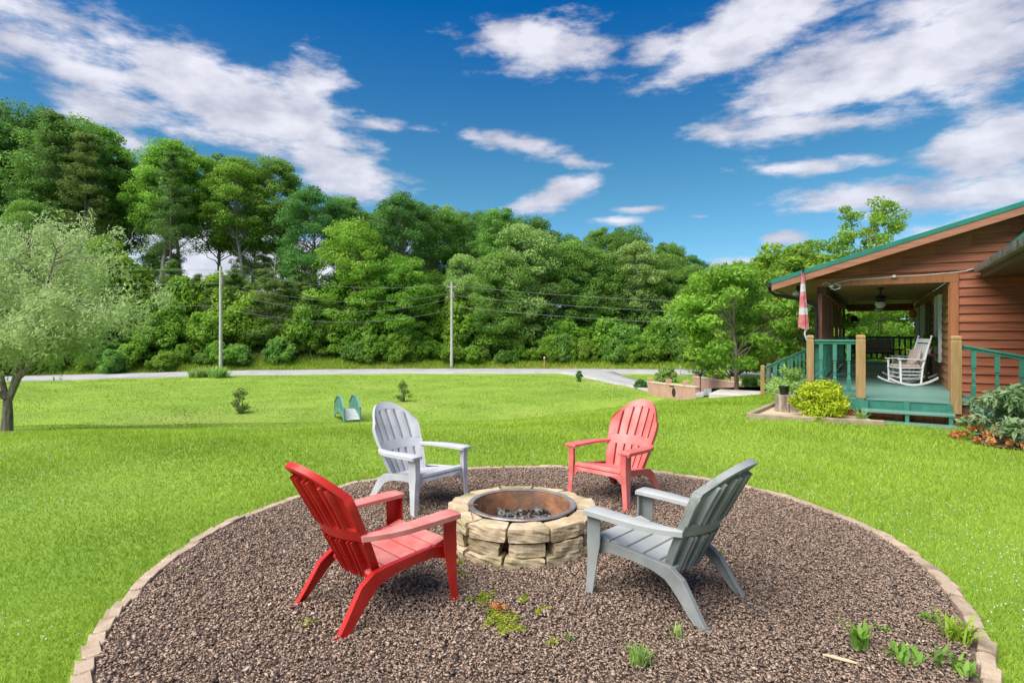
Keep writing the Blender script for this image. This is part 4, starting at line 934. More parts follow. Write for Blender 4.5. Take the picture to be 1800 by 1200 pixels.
for (px, y, pyt, k, lb) in ((1525, 42, 362, 0, 'tall slim tree with airy crown rising above the porch roof'), (1400, 37, 448, 0, 'airy tree rising behind the porch gutter corner'), (1450, 41, 425, 0, 'airy tree between the porch roof corner and the tall slim tree')):
    x, y = hp(px, y); g = Hs(x, y); s_ = (HC+(HZ-pyt)*y/F-g)/11
    plant('birch_tree', P_BIRCH[k], x, y, s_, lb, 'tree')
for (px, y, s_) in ((1500, 36, .8), (1540, 38, .85), (1585, 40, .9), (1420, 31, .72), (1460, 34, .78), (1360, 40, .9), (1300, 47, 1.0)):
    x, y = hp(px, y); plant('leafy_tree', P_BIRCH[1], x, y, s_, 'low-branched leafy green tree beyond the far end of the porch', 'tree', 'leafy trees beyond the porch')

# ------------------------------------------------------------------ utility poles and cables
def upole(x, y, h, label):
    p = empty('utility_pole', (x, y, Hs(x, y)), 0, label, 'pole', 'utility poles by the road')
    MB().tube([(0, 0, -.5), (0, 0, h)], [.15, .105], 12).build('pole_shaft', MT['pole'], p, smooth=True)
    MB().lathe([(0, h-1.55), (.17, h-1.55), (.17, h-.95), (0, h-.93)], 14, c=(.20, -.08, 0), caps=False).build('transformer', MT['rim'], p, smooth=True)
    MB().box((0, 0, h-.45), (.9, .09, .10)).build('crossarm', MT['pole'], p)
    for k in (-.4, .4): MB().lathe([(.03, h-.40), (.05, h-.34), (.03, h-.28), (.0, h-.26)], 8, c=(k, 0, 0), caps=False).build('insulator', MT['rim'], p)
    MB().tube([(.10, -.11, .3), (.085, -.09, h-1.6)], .012, 5).build('conduit', MT['wire'], p)
    return p
X1, Y1 = ray(388, 48.6), 48.6; g1 = Hs(X1, Y1); T1 = HC+(HZ-468)*Y1/F
upole(X1, Y1, T1-g1, 'pale wooden utility pole standing on the lawn at the road edge')
X2, Y2 = ray(794, 58.9), 58.9; g2 = Hs(X2, Y2); T2 = HC+(HZ-496)*Y2/F
upole(X2, Y2, T2-g2, 'wooden utility pole rising from the shrubs behind the road')
def wire(a, b, sag, label, r_=.010):
    a, b = Vector(a), Vector(b); o = empty('power_cable', a, 0, label, 'cable', 'overhead cables')
    pts = [tuple((b-a)*t_-Vector((0, 0, 4*sag*t_*(1-t_)))) for t_ in [k/24 for k in range(25)]]
    MB().tube(pts, r_, 5).build('cable_strand', MT['wire'], o)
for k, dz in enumerate((-.3, -1.35, -2.0, -3.4)):
    wire((X1-.1, Y1, T1+dz), (X2-.1, Y2, T2+dz*.8), (.8, 1.2, 1.5, 1.2)[k], 'overhead cable sagging between the two utility poles')
for k, dz in enumerate((-.25, -1.4, -3.2)):
    wire((X1-.1, Y1, T1+dz), (-62, 36.5, 7.0+dz*.9), .5, 'overhead cable running from the roadside pole past the willow')
for k, dz in enumerate((-.3, -1.3, -2.4)):
    wire((X2-.1, Y2, T2+dz), (44, 50, 4.6+dz*.9), 1.0, 'overhead cable running from the shrub-side pole towards the culvert trees')

# ------------------------------------------------------------------ garden bridge, culvert walls and small things
def at_h(px, y): x = ray(px, y); return x, y
bx_, by_ = ray(611, 25.6), 25.6; bz0 = Hs(bx_-.4, by_-1.0)+.02
br = empty('garden_bridge', (bx_-.1, by_+.3, bz0+.0), R(26), 'small arched green garden bridge across the grassy ditch', 'bridge')
BL, BW = 2.3, .66
def bzz(y_): return .30*(1-(y_/(BL/2))**2)+.06
for k in range(19):
    y_ = -BL/2+BL*(k+.5)/19
    MB().box((0, y_, bzz(y_)), (BW-.05, BL/19-.012, .03), Matrix.Rotation(math.atan(-.6*y_/(BL/2)**2), 3, 'X')).build('plank', MT['brdeck'], br)
for s_ in (-1, 1):
    x = s_*BW/2; ys_ = [-BL/2, -BL/6, BL/6, BL/2]; hts = [.50, .62, .62, .50]
    MB().loft([[(x-.02, y_, bzz(y_)-.10), (x+.02, y_, bzz(y_)-.10), (x+.02, y_, bzz(y_)+.07), (x-.02, y_, bzz(y_)+.07)] for y_ in np.linspace(-BL/2, BL/2, 13)]).build('side_beam', MT['brgreen'], br)
    for y_, h_ in zip(ys_, hts): MB().box((x, y_, bzz(y_)+h_/2-.08), (.06, .06, h_+.16)).build('post', MT['brgreen'], br)
    MB().loft([[(x-.045, y_, bzz(y_)+h_), (x+.045, y_, bzz(y_)+h_), (x+.045, y_, bzz(y_)+h_+.03), (x-.045, y_, bzz(y_)+h_+.03)] for y_, h_ in zip(ys_, hts)]).build('handrail', MT['brgreen'], br)
    for k in range(24):
        y_ = -BL/2+.05+(BL-.1)*k/23; h_ = float(np.interp(y_, ys_, hts)); z0 = float(np.interp(y_, ys_, [bzz(q) for q in ys_]))
        MB().box((x, y_, (z0+h_+bzz(y_)+.05)/2), (.018, .062, z0+h_-bzz(y_)-.05)).build('slat', MT['brgreen'], br)
gx_, gy_ = ray(684, 24.8), 24.8
gn_ = empty('garden_lantern', (gx_, gy_, Hs(gx_, gy_)), 0, 'small terracotta garden lantern with green cap near the bridge', 'lantern')
MB().lathe([(.10, 0), (.13, .06), (.09, .14), (.11, .26), (.07, .34), (.08, .46)], 12).build('body', MT['terra'], gn_, smooth=True)
MB().lathe([(.14, .46), (.12, .52), (.04, .60), (0, .64)], 12).build('cap', MT['brgreen'], gn_, smooth=True)
def stucco(p0, p1, h0, h1, label, hole=None):
    x0, y0 = p0; x1, y1 = p1; z0 = Hs(x0, y0)-.3; z1 = Hs(x1, y1)-.3
    w_ = empty('culvert_wall', (x0, y0, 0), 0, label, 'wall', 'pink walls along the driveway culvert'); d = Vector((x1-x0, y1-y0)); n_ = Vector((-d.y, d.x)).normalized()*.12
    def q(t_, s_, z_): return (d.x*t_+n_.x*s_, d.y*t_+n_.y*s_, z_)
    b = MB(); b.add([q(0, -1, z0), q(0, 1, z0), q(0, 1, h0), q(0, -1, h0), q(1, -1, z1), q(1, 1, z1), q(1, 1, h1), q(1, -1, h1)], [(0, 1, 2, 3), (4, 7, 6, 5), (0, 4, 5, 1), (3, 2, 6, 7), (0, 3, 7, 4), (1, 5, 6, 2)]); b.build('wall_panel', MT['stucco'], w_)
    b = MB(); b.add([q(-.01, -1.15, h0), q(-.01, 1.15, h0), q(-.01, 1.15, h0+.07), q(-.01, -1.15, h0+.07), q(1.01, -1.15, h1), q(1.01, 1.15, h1), q(1.01, 1.15, h1+.07), q(1.01, -1.15, h1+.07)], [(0, 1, 2, 3), (4, 7, 6, 5), (0, 4, 5, 1), (3, 2, 6, 7), (0, 3, 7, 4), (1, 5, 6, 2)]); b.build('wall_cap', MT['stucap'], w_)
    for t_ in (0.02, .45, .8):
        hh = h0+(h1-h0)*t_; c = q(t_, 0, hh+.16); MB().box(c, (.28, .28, .26)).build('pillar_block', MT['stucco'], w_, bevel=.02)
    return w_, d, n_
w1, d1, n1 = stucco((8.25, 35.5), (9.15, 29.2), -1.42, -1.12, 'pink stucco culvert wall with round pipe opening facing the lawn')
sgn = 1
for s_, mt, nm, hh_, ww_, zz_ in ((1, 'black', 'pipe_opening', .21, .21, -1.62), ):
    t_ = .60; c = Vector((d1.x*t_, d1.y*t_, zz_)); nn = Vector((n1.x, n1.y, 0)).normalized()
    if nn.x > 0: nn = -nn
    b = MB(); b.tube([tuple(c+nn*.06), tuple(c+nn*.132)], .24, 20); b.build('pipe_opening', MT['black'], w1)
    c = Vector((d1.x*.56, d1.y*.56, -1.30)); b = MB(); ang = math.atan2(d1.y, d1.x)
    b.box(tuple(c+nn*.13), (.55, .03, .10), Matrix.Rotation(ang, 3, 'Z')); b.build('plaque', MT['brownw'], w1, bevel=.01)
stucco((11.75, 38), (11.75, 29.6), -1.30, -.98, 'pink stucco wall on the far side of the driveway culvert')
lp = empty('lamp_post', (ray(1231, 29.0), 29.0, Hs(ray(1231, 29.0), 29.0)), 0, 'small black lantern post beside the culvert wall', 'lamp post')
MB().tube([(0, 0, -.2), (0, 0, 1.05)], .025, 8).build('post', MT['black'], lp)
MB().lathe([(.03, 1.05), (.09, 1.09), (.10, 1.22), (.12, 1.24), (.03, 1.34), (.0, 1.36)], 8).build('lantern_head', MT['black'], lp)
gt_ = empty('pipe_gate', (ray(1196, 44), 44, Hs(ray(1196, 44), 44)), 0, 'thin grey pipe gate beside the driveway behind the culvert', 'gate')
for k in (0, 1.6): MB().tube([(k, 0, -.2), (k, 0, 1.15-k*.2)], .05, 8).build('post', MT['pole'], gt_)
for z_ in (.45, .8): MB().tube([(0, 0, z_+.1), (1.6, 0, z_-.1)], .025, 6).build('rail', MT['wire'], gt_)
MB().tube([(.0, 0, 1.0), (1.6, 0, .35)], .022, 6).build('rail', MT['wire'], gt_)
lt = empty('landscape_timber', (ray(1200, 26.2), 26.2, Hs(ray(1200, 26.2), 26.2)), R(20), 'weathered timber lying in the grass by the culvert wall', 'timber')
MB().box((.75, 0, .05), (2.1, .13, .14)).build('beam', MT['timber'], lt, bevel=.015)
# concrete pad at the foot of the side stairs
pdx = [hw(VL-1.30, 3.3), hw(VL-1.30, 4.9), hw(VL-3.4, 4.9), hw(VL-3.4, 3.3)]; zp = sum(Hs(*q) for q in pdx)/4+.07
b = MB(); b.add([(*q, zp) for q in pdx]+[(*q, zp-.6) for q in pdx], [(0, 1, 2, 3), (4, 7, 6, 5), (0, 4, 5, 1), (1, 5, 6, 2), (2, 6, 7, 3), (3, 7, 4, 0)]); tag(b.build('concrete_pad', MT['conc'], bevel=.02), kind='structure')
# round shrubs
P_SH = [bush_proto(71, 1.0, .8, 46, .075, 120, MT['l_dark'], .17), bush_proto(72, 1.6, 1.1, 60, .11, 120, MT['l_pale'], .26), bush_proto(73, 1.6, 1.15, 60, .11, 120, MT['l_bright'], .26)]
for (px, y, s_, k, lb) in ((1126, 38.5, .78, 0, 'small round dark green shrub left of the pink culvert wall'), (1172, 43.5, 1.0, 1, 'pale arching shrub behind the near culvert wall'), (1254, 42, 1.1, 2, 'wide rounded bright green shrub behind the far culvert wall'), (1317, 26.8, .86, 0, 'rounded dark shrub at the driveway near the porch side stairs')):
    x = ray(px, y); plant('round_shrub', P_SH[k], x, y, s_, lb, 'shrub', parts=('stems', 'foliage'))
x = ray(1018, 43.5); P_CON = bush_proto(74, .55, 1.0, 40, .07, 90, MT['l_dark'], .13)
plant('dwarf_conifer', P_CON, x, 43.5, .85, 'tiny dark upright conifer on the lawn near the driveway mouth', 'shrub', parts=('stems', 'foliage'))
P_SAP = bush_proto(75, .75, 1.15, 34, .07, 46, MT['l_red'], .15, stems=14)
for (px, y, s_, lb) in ((422, 27.5, 1.05, 'reddish upright sapling on the lawn below the utility pole'), (709, 31.5, 1.0, 'sparse reddish sapling on the lawn beyond the garden lantern')):
    x = ray(px, y); plant('sapling', P_SAP, x, y, s_, lb, 'sapling', parts=('stems', 'foliage'))
# strap-leaved clump at the pole
def straps(n_, rad, ln, lm, seed, wd=.02, nm='leaf_clump', spread=.9):
    r_ = np.random.default_rng(seed); V_ = []; F_ = []; T_ = []
    for k in range(n_):
        a = r_.uniform(0, 6.28); r0 = rad*math.sqrt(r_.uniform(0, 1)); p = np.array([r0*math.cos(a), r0*math.sin(a), 0]); a2 = r_.uniform(0, 6.28); l_ = ln*r_.uniform(.6, 1.2); sp = spread*r_.uniform(.3, 1)
        d = np.array([math.cos(a2), math.sin(a2), 0]); s_ = np.array([-d[1], d[0], 0])*wd*r_.uniform(.7, 1.3); b0 = len(V_)
        for t_, w_ in ((0, .7), (.4, 1), (.75, .7), (1, .08)):
            c = p+d*l_*sp*t_**1.4+np.array([0, 0, l_*(t_-.55*sp*t_**2.5)]); V_ += [c-s_*w_, c+s_*w_]
        for i in range(3): F_.append((b0+2*i, b0+2*i+1, b0+2*i+3, b0+2*i+2))
        T_ += [r_.uniform(.1, .9)]*8
    return np_mesh(nm, np.array(V_), np.array(F_), lm, T_)
for dx, s_ in ((-1.3, 1.0), (.35, 1.15)):
    x, y = X1+dx, Y1-1.0; o = empty('strap_leaf_plant', (x, y, Hs(x, y)), 0, 'clump of long strap leaves at the foot of the roadside pole', 'plant', 'strap-leaved clumps at the pole'); o.scale = (s_,)*3
    link('leaves', straps(260, .65, .95, MT['l_pale'], int(80+dx*10), .03), o)
pm = empty('marker_post', (ray(957, 58.5), 58.5, Hs(ray(957, 58.5), 58.5)), 0, 'short reddish marker post on the far road verge', 'post')
MB().tube([(0, 0, -.2), (0, 0, 1.0)], .06, 8).build('shaft', MT['terra'], pm); MB().lathe([(.09, 1.0), (.10, 1.1), (.03, 1.2)], 8).build('head', MT['stucap'], pm)

# ------------------------------------------------------------------ planter by the porch
pl = empty('planter_border', (4.62, 11.45, 0), 0, 'low weathered timber border of the gravel planter beside the porch', 'border')
A, B_, C_ = Vector((4.58, 11.42)), Vector((6.62, 10.50)), Vector((6.15, 13.6))
o0 = Vector((4.62, 11.45))
for (p, q, nm) in ((A, B_, 'timber'), (A+Vector((.02, .07)), C_, 'timber')):
    d = q-p; c = (p+q)/2-o0
    MB().box((c.x, c.y, .05), (d.length, .10, .13), Matrix.Rotation(math.atan2(d.y, d.x), 3, 'Z')).build(nm, MT['timber'], pl, bevel=.012)
corner = [A, B_, Vector(hw(-1.62, UF+.0)), Vector(hw(VL-.1, UF+.0)), Vector(hw(VL-.1, .6)), C_]
tag(MB().add([(q.x, q.y, .045) for q in corner], [tuple(range(6))]).build('planter_gravel', MT['sand']), kind='structure')
stm = empty('tree_stump', (5.68, 12.25, .04), .4, 'grey split-bark tree stump used as a pot stand', 'stump')
b = MB(); secs = []
for z_, r0 in ((0, .23), (.05, .21), (.2, .195), (.34, .195), (.345, .18)):
    secs.append([(r0*(1+.09*math.sin(7*a)+.05*math.sin(17*a+1))*math.cos(a), r0*(1+.09*math.sin(7*a)+.05*math.sin(17*a+1))*math.sin(a), z_) for a in np.linspace(0, 2*np.pi, 41)[:-1]])
b.loft(secs); b.build('bark', MT['stump'], stm)
MB().lathe([(0, .348), (.175, .347), (.0, .352)], 20, caps=False).build('cut_top', MT['timber'], stm)
pt = empty('plant_pot', (5.62, 12.22, .392), 0, 'small black plastic pot on top of the stump', 'pot')
MB().lathe([(.0, .0), (.075, .0), (.10, .15), (.112, .152), (.112, .172), (.095, .172), (.09, .13), (0, .13)], 18, caps=False).build('pot_body', MT['black'], pt, smooth=True)
P_POTP = bush_proto(81, .75, .62, 30, .07, 60, MT['l_pale'], .16)
for (x, y, s_, z0, lb) in ((6.0, 12.75, .95, .30, 'trailing pale green plant in a dark pot behind the stump'), (6.25, 13.3, 1.05, .25, 'bushy potted plant against the side of the porch deck')):
    o = empty('potted_plant', (x, y, .04), 0, lb, 'potted plant'); MB().lathe([(0, 0), (.11, 0), (.15, z0), (.16, z0+.02), (.14, z0+.02), (0, z0-.03)], 16, caps=False).build('pot', MT['black'] if s_ < 1 else MT['terra'], o, smooth=True)
    e = link('foliage', P_POTP[1], o, (0, 0, z0-.05), scale=(s_,)*3)
nb = bush_proto(82, 1.0, .68, 95, .07, 100, MT['l_nand'], .15, asp=.42)
plant('lime_shrub', nb, 5.95, 11.32, 1.0, 'rounded lime yellow-green shrub in front of the porch deck', 'shrub', z=.045, rzz=0, parts=('stems', 'foliage'))
wl = empty('fern_weed', (6.50, 11.0, .045), 0, 'small pale ferny weed beside the porch steps', 'weed'); link('leaves', straps(40, .08, .26, MT['l_pale'], 83, .008), wl)

# peony bed on the right
def peony(seed, w_, h_, nl, nd):
    r_ = np.random.default_rng(seed); cen = []; rad = []
    for k in range(nl):
        a = r_.uniform(0, 6.28); t_ = r_.uniform(.1, 1); q = math.sqrt(r_.uniform(.02, 1))*math.sqrt(max(0, 1-t_**2.5)); cen.append((w_/2*q*math.cos(a), w_/2*q*math.sin(a), h_*t_)); rad.append(.12)
    lv = np_mesh('peony_foliage', *(lambda q: (q[0], q[1]))(lc := leafcloud(cen, rad, 26, .155, r_, .8, .75, asp=.34, droop=.3, tonev=.25)), MT['l_peony'], lc[2])
    b = MB()
    for k in range(26): limb(b, (r_.normal(0, .2), r_.normal(0, .2), -.03), cen[k], .007, .004, r_, .03, 3, 5)
    return b.mesh('peony_stems', MT['l_weed'], smooth=True), lv
def blooms(seed, cen):
    r_ = np.random.default_rng(seed); lc = leafcloud(cen, np.full(len(cen), .062), 46, .055, r_, .85, .1, asp=.7, tonev=.2); return np_mesh('dead_blooms', lc[0], lc[1], MT['l_dead'], lc[2])
for i, (x, y, w_, h_, sd, lb) in enumerate(((7.92, 9.1, 1.75, .80, 91, 'peony plant with grey-green leaves and brown spent blooms before the ramp rail'), (9.2, 8.7, 1.9, .85, 92, 'peony plant with grey-green leaves beside the house wing wall'))):
    pr = peony(sd, w_, h_, 120, 0); o = plant('peony_plant', pr, x, y, 1.0, lb, 'plant', z=0, rzz=0, parts=('stems', 'foliage'))
    r_ = np.random.default_rng(sd+5)
    cen = []
    for k in range(34):
        a = r_.uniform(2.6, 5.6); q = r_.uniform(.72, 1.08); cen.append((w_/2*q*math.cos(a), w_/2*q*math.sin(a), max(.05, h_*(1.05-q)*r_.uniform(.5, 1.2)+.04)))
    for k in range(8): cen.append((r_.uniform(-.5, .5)*w_/2, r_.uniform(-.9, .0)*w_/2, h_*r_.uniform(.5, .9)))
    link('spent_blooms', blooms(sd, cen), o)
rk = empty('edging_rock', (7.35, 8.25, -.03), .4, 'pale flat rock at the foot of the peony bed', 'rock')
link('rock_body', stone_mesh(55, .34, .28, .22, .16), rk, (0, 0, .08))
mbd = MB(); pts = [(8.3+1.25*math.cos(a), 8.95+.75*math.sin(a), .012+0*a) for a in np.linspace(0, 6.28, 33)[:-1]]
mbd.add(pts, [tuple(range(32))]); tag(mbd.build('peony_bed_soil', MT['leafbed']), kind='structure')

# ------------------------------------------------------------------ porch clutter
bn = on_h('porch_bench', -1.55, UE-.75, DZ, 0, label='cushioned pinkish bench in front of the far porch railing', cat='bench')
MB().span(-.75, .75, -.25, .25, .36, .42).build('seat', MT['brownw'], bn); MB().span(-.73, .73, -.24, .2, .42, .52).build('seat_cushion', MT['cush'], bn, bevel=.03, seg=2)
MB().span(-.75, .75, .21, .27, .42, .95).build('backrest', MT['cush'], bn, bevel=.02)
for s_ in (-1, 1):
    for y_ in (-.22, .22): MB().span(s_*.70-.03, s_*.70+.03, y_-.03, y_+.03, 0, .36).build('leg', MT['brownw'], bn)
MB().span(-.62, -.30, -.02, .20, .521, .72).build('dark_pillow', MT['black'], bn, bevel=.05, seg=2)
st = on_h('bar_stool', -.75, 9.0, DZ, .3, label='round dark wooden stool deep in the porch', cat='stool')
MB().lathe([(0, .60), (.20, .60), (.21, .63), (.20, .66), (0, .66)], 18, caps=False).build('seat', MT['brownw'], st)
for k in range(4):
    a = k*math.pi/2+.4; MB().tube([(.14*math.cos(a), .14*math.sin(a), .60), (.24*math.cos(a), .24*math.sin(a), 0)], .022, 6).build('leg', MT['brownw'], st)
mt_ = on_h('door_mat', -1.3, 4.2, DZ+.006, 0, label='faded orange mat lying on the green porch floor', cat='mat'); MB().span(-.55, .55, -.4, .4, 0, .012).build('mat_pile', MT['rug'], mt_)
pp = on_h('potted_flower', -.30, 2.0, DZ+.727, 0, label='potted green plant with orange flowers on the pedestal table', cat='potted plant')
MB().lathe([(0, 0), (.07, 0), (.10, .14), (.09, .14), (0, .12)], 14, caps=False).build('pot', MT['white'], pp, smooth=True)
link('foliage', bush_proto(84, .42, .36, 26, .06, 50, MT['l_dark'], .09)[1], pp, (0, 0, .12))
for k in range(5): MB().lathe([(0, -.03), (.035, 0), (0, .03)], 8, c=(-.12+.05*k, -.14+.02*(k % 3), .16+.03*(k % 2)), caps=False).build('flower', MT['orange'], pp)
og = on_h('hanging_gourd', -.26, 9.5, 2.32, 0, label='orange hanging gourd ornament near the porch wall', cat='ornament')
MB().lathe([(0, -.16), (.10, -.12), (.13, 0), (.09, .10), (.02, .15), (0, .16)], 14, caps=False).build('gourd', MT['orange'], og, smooth=True); MB().tube([(0, 0, .15), (0, 0, .48)], .006, 5).build('string', MT['black'], og)
for (v_, u_, zb, lb) in ((-2.05, 8.0, 2.02, 'small black birdhouse hanging from the porch ceiling'),):
    bh = on_h('hanging_birdhouse', v_, u_, zb, .4, label=lb, cat='birdhouse')
    MB().prism([(-.11, 0), (.11, 0), (.11, .12), (0, .22), (-.11, .12)], lambda a_, z_: (a_, -.1, z_), lambda a_, z_: (a_, .1, z_)).build('box', MT['black'], bh); MB().tube([(0, 0, .21), (0, 0, .78)], .006, 5).build('string', MT['black'], bh)
wc = on_h('wind_chime', -1.25, 9.2, 1.55, 0, label='grey metal wind chime hanging beyond the second ceiling fan', cat='wind chime')
MB().lathe([(0, .5), (.07, .5), (.07, .53), (0, .53)], 10, caps=False).build('top_disc', MT['brownw'], wc)
for k in range(5): MB().tube([(.05*math.cos(k*1.26), .05*math.sin(k*1.26), .5), (.05*math.cos(k*1.26), .05*math.sin(k*1.26), .02+.05*k)], .011, 6).build('chime_tube', MT['rim'], wc)
MB().tube([(0, 0, .53), (0, 0, 1.25)], .005, 5).build('string', MT['black'], wc)
fld = on_h('soffit_floodlight', -3.02, -.02, 2.62, 0, label='pale twin floodlight under the porch eave', cat='floodlight')
MB().lathe([(.03, .0), (.05, .09), (.02, .16), (.0, .17)], 12, c=(0, -.02, .03)).build('base', MT['black'], fld); MB().lathe([(0, -.06), (.07, -.05), (.075, .0), (.04, .05)], 14, c=(-.05, -.06, 0)).build('lamp_head', MT['cream'], fld, smooth=True)

# ------------------------------------------------------------------ weeds, moss, splinter
def weed(x, y, n_, rad, ln, wd, lm, label, seed, spread=.9):
    o = empty('weed_tuft', (x, y, .03), 0, label, 'weed', 'weeds in the bark mulch'); link('leaves', straps(n_, rad, ln, lm, seed, wd, spread=spread), o)
def pxw(px, py): return at(px, py, .03)
for i, (px, py, n_, rad, ln, wd, k, lb, sp) in enumerate(((1512, 1140, 26, .035, .15, .012, 'l_weed', 'upright leafy green weed in the mulch near the brick edging', .7), (1685, 1125, 70, .07, .17, .006, 'l_grass', 'grassy tuft growing against the brick edging', .95), (1125, 1165, 130, .06, .10, .003, 'l_pale', 'feathery pale green weed tuft in the front mulch', .6), (1590, 1160, 28, .08, .08, .010, 'l_weed', 'low green weed in the mulch near the brick edging', 1), (1675, 1175, 30, .09, .10, .010, 'l_weed', 'low green weed in the mulch near the brick edging', 1), (1555, 1108, 14, .03, .05, .008, 'l_weed', 'tiny green sprout in the bark mulch', 1), (1630, 1090, 22, .06, .05, .008, 'l_weed', 'tiny green sprout in the bark mulch', 1), (1190, 1120, 22, .03, .08, .004, 'l_pale', 'tiny green sprout in the bark mulch', .5), (970, 1130, 20, .04, .04, .006, 'l_moss', 'tiny green sprout in the bark mulch', 1), (1265, 972, 16, .03, .035, .007, 'l_weed', 'tiny green sprout in the bark mulch', 1), (1000, 1122, 10, .02, .04, .006, 'l_weed', 'tiny green sprout in the bark mulch', 1), (545, 1097, 20, .04, .03, .008, 'l_moss', 'tiny green sprout in the bark mulch', 1), (315, 1003, 8, .02, .03, .008, 'l_weed', 'tiny green sprout in the bark mulch', 1))):
    x, y = pxw(px, py); weed(x, y, n_, rad, ln, wd, MT[k], lb, 100+i, sp)
mc = []; mrad = []
for (px, py, s_) in ((848, 1052, .05), (880, 1093, .06), (898, 1088, .045), (918, 1058, .03), (840, 1060, .04), (905, 1102, .04), (950, 1075, .03), (870, 1085, .05), (800, 975, .04), (808, 990, .035), (790, 982, .03), (885, 1110, .03), (815, 1010, .02)):
    x, y = at(px, py, .03)
    for k in range(7): mc.append((x+random.gauss(0, s_*.7), y+random.gauss(0, s_*.7), .042)); mrad.append(s_*random.uniform(.4, .8))
lc = leafcloud(mc, mrad, 60, .016, rng, .35, .8, asp=.7)
tag(link('moss_patches', np_mesh('moss_patches', lc[0], lc[1], MT['l_moss'], lc[2])), 'yellow-green moss patches in the mulch before the fire pit', 'moss', kind='stuff')
x, y = at(872, 1072, .03); o = empty('red_moss_tuft', (x, y, .042), 0, 'orange-red tuft of moss in front of the fire pit', 'moss'); lc = leafcloud([(random.gauss(0, .03), random.gauss(0, .02), .012) for k in range(9)], [.025]*9, 50, .016, rng, .5, .6, asp=.6); link('sprigs', np_mesh('sprigs', lc[0], lc[1], MT['l_dead'], lc[2]), o)
x, y = at(1475, 1160, .04); o = empty('wood_splinter', (x, y, .045), R(-35), 'pale wood splinter lying on the bark mulch', 'splinter'); MB().loft([[(x_, -w_, z_), (x_, w_, z_), (x_, w_, z_+.006), (x_, -w_, z_+.006)] for x_, w_, z_ in ((-.075, .003, 0), (-.03, .010, .002), (.04, .011, .004), (.08, .002, .003))]).build('sliver', MT['straw'], o)

# ------------------------------------------------------------------ grass, clover and dandelions
def excluded(x, y):
    a = np.arctan2(y-BC[1], x-BC[0]); m_ = np.hypot(x-BC[0], y-BC[1]) < bed_r(a)+.055
    v_, u_ = (x-CX)*V[0]+(y-CY)*V[1], (x-CX)*U[0]+(y-CY)*U[1]
    m_ |= (v_ > VL-.1) & (u_ > UF-.05) & (u_ < UE+.2) & (v_ < 12)
    m_ |= (v_ > -1.62) & (v_ < -.2) & (u_ > UF-.5) & (u_ < 0)
    m_ |= (v_ > VL-3.4) & (v_ < VL) & (u_ > 3.3) & (u_ < 4.9)
    m_ |= np.abs(y-road_y(x)) < 3.5
    dv = np.array(DRV); m_ |= (np.abs(x-np.interp(y, dv[::-1, 1], dv[::-1, 0])) < np.interp(y, dv[::-1, 1], [3.6/2, 3.4/2, 1.35, 1.1, 1.1, 1.25, 1.8, 3.7])) & (y > 20.8) & (y < 53)
    pa = np.array([(q.x, q.y) for q in corner]); ins = np.zeros(x.shape, bool); j = len(pa)-1
    for i in range(len(pa)):
        c = ((pa[i, 1] > y) != (pa[j, 1] > y)) & (x < (pa[j, 0]-pa[i, 0])*(y-pa[i, 1])/(pa[j, 1]-pa[i, 1]+1e-9)+pa[i, 0]); ins ^= c; j = i
    m_ |= ins
    m_ |= ((x-8.3)/(1.25))**2+((y-8.95)/.75)**2 < 1
    return m_
def blades(n, ymin, ymax, power):
    t_ = rng.uniform(0, 1, n)
    y = ymin*(ymax/ymin)**t_ if power else ymin+(ymax-ymin)*t_
    hw_ = y*.93+1.6; x = rng.uniform(-1, 1, n)*hw_
    k = ~excluded(x, y) & (y < road_y(x)-3.2); x, y = x[k], y[k]; n = len(x)
    z = H(x, y)
    lod = np.maximum(1, y/4.5)
    tall = .5+.5*wob(x*1.3+5, y*1.3); patch = .5+.5*wob(x*.45+2, y*.38+1); fine = .5+.5*wob(x*3.1, y*2.7+2)
    a_ = np.arctan2(y-BC[1], x-BC[0]); ed_ = np.hypot(x-BC[0], y-BC[1])-bed_r(a_); rim_ = np.exp(-np.maximum(ed_, 0)/.12)
    ht = (.020+.022*tall+.03*rim_*fine)*rng.uniform(.5, 1.35, n)*np.minimum(lod, 2.2)**.6
    wd = .0028*lod*rng.uniform(.7, 1.4, n)
    yaw = rng.uniform(0, 2*np.pi, n); ln = ht*rng.uniform(.2, 1.1, n); la = rng.uniform(0, 2*np.pi, n)
    b = np.stack([x, y, z-.004], 1); s_ = np.stack([np.cos(yaw)*wd, np.sin(yaw)*wd, 0*wd], 1)
    tip = b+np.stack([np.cos(la)*ln, np.sin(la)*ln, ht], 1)
    v = np.stack([b-s_, b+s_, tip], 1).reshape(-1, 3); f = np.arange(n*3).reshape(n, 3)
    stripe = np.sin((x*.55+y*.83)*2.4+.6*wob(x*.3, y*.3)); big = wob(x*.21+4, y*.17)
    tone = np.clip(.52+.34*(patch-.5)+.26*(fine-.5)+.07*stripe+.10*big+rng.normal(0, .2, n), 0, 1)
    return v, f, np.repeat(tone, 3)
parts = [blades(600000, 2.2, 16, True), blades(230000, 14, 50, True)]
vv = np.concatenate([p[0] for p in parts]); tt = np.concatenate([p[2] for p in parts]); ff = np.arange(len(vv)).reshape(-1, 3)
tag(link('grass', np_mesh('grass', vv, ff, MT['l_grass'], tt)), 'short bright green mown grass with clover', 'grass', kind='stuff')
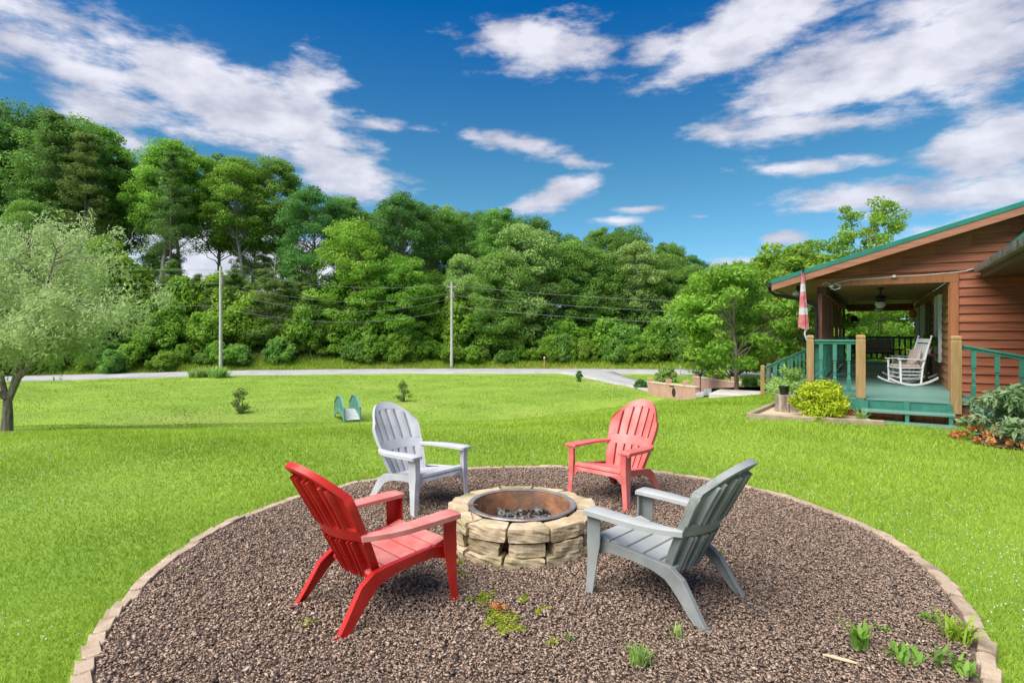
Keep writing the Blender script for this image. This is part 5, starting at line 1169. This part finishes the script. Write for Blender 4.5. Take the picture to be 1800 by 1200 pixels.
def dots(n, ymin, ymax, size, mt, name, label, hgt, thr):
    t_ = rng.uniform(0, 1, n); y = ymin*(ymax/ymin)**t_; x = rng.uniform(-1, 1, n)*(y*.93+1)
    dens = .5+.5*wob(x*.8+1, y*.7+4); k = ~excluded(x, y) & (dens > thr) & (y < road_y(x)-4); x, y = x[k], y[k]; n = len(x)
    c = np.stack([x, y, H(x, y)+hgt*rng.uniform(.6, 1.2, n)], 1); s_ = size*rng.uniform(.6, 1.2, (n, 1))*np.maximum(1, y/11)[:, None]
    ax = np.array([[1, 0, 0], [-.5, .87, 0], [-.5, -.87, 0], [0, 0, .8], [0, 0, -.5]])
    v = (c[:, None]+ax[None]*s_[:, None]).reshape(-1, 3); q = np.array([[0, 1, 3], [1, 2, 3], [2, 0, 3], [1, 0, 4], [2, 1, 4], [0, 2, 4]])
    f = (np.arange(n)[:, None, None]*5+q[None]).reshape(-1, 3)
    tag(link(name, np_mesh(name, v, f, mt)), label, 'flowers', kind='stuff')
dots(8000, 3.2, 22, .0075, MT['clover'], 'clover_blooms', 'tiny white clover blooms scattered through the lawn', .06, .48)
dots(260, 3.2, 12, .013, MT['dande'], 'dandelion_blooms', 'scattered yellow dandelion blooms in the lawn', .055, .6)
# grass and weeds on the verge beyond the road
n = 60000; x = rng.uniform(-75, 45, n); y = road_y(x)+3.3+rng.gamma(1.6, 1.3, n); z = H(x, y)
ht = rng.uniform(.15, .5, n); la = rng.uniform(0, 6.28, n); yw = rng.uniform(0, 6.28, n)
b = np.stack([x, y, z-.02], 1); s_ = np.stack([np.cos(yw)*.035, np.sin(yw)*.035, 0*x], 1); tip = b+np.stack([np.cos(la)*ht*.5, np.sin(la)*ht*.5, ht], 1)
vg = np.stack([b-s_, b+s_, tip], 1).reshape(-1, 3)
tag(link('verge_grass', np_mesh('verge_grass', vg, np.arange(n*3).reshape(n, 3), MT['l_grass'], np.repeat(rng.uniform(.1, .9, n), 3))), 'tall rough grass and weeds on the far road verge', 'grass', kind='stuff')
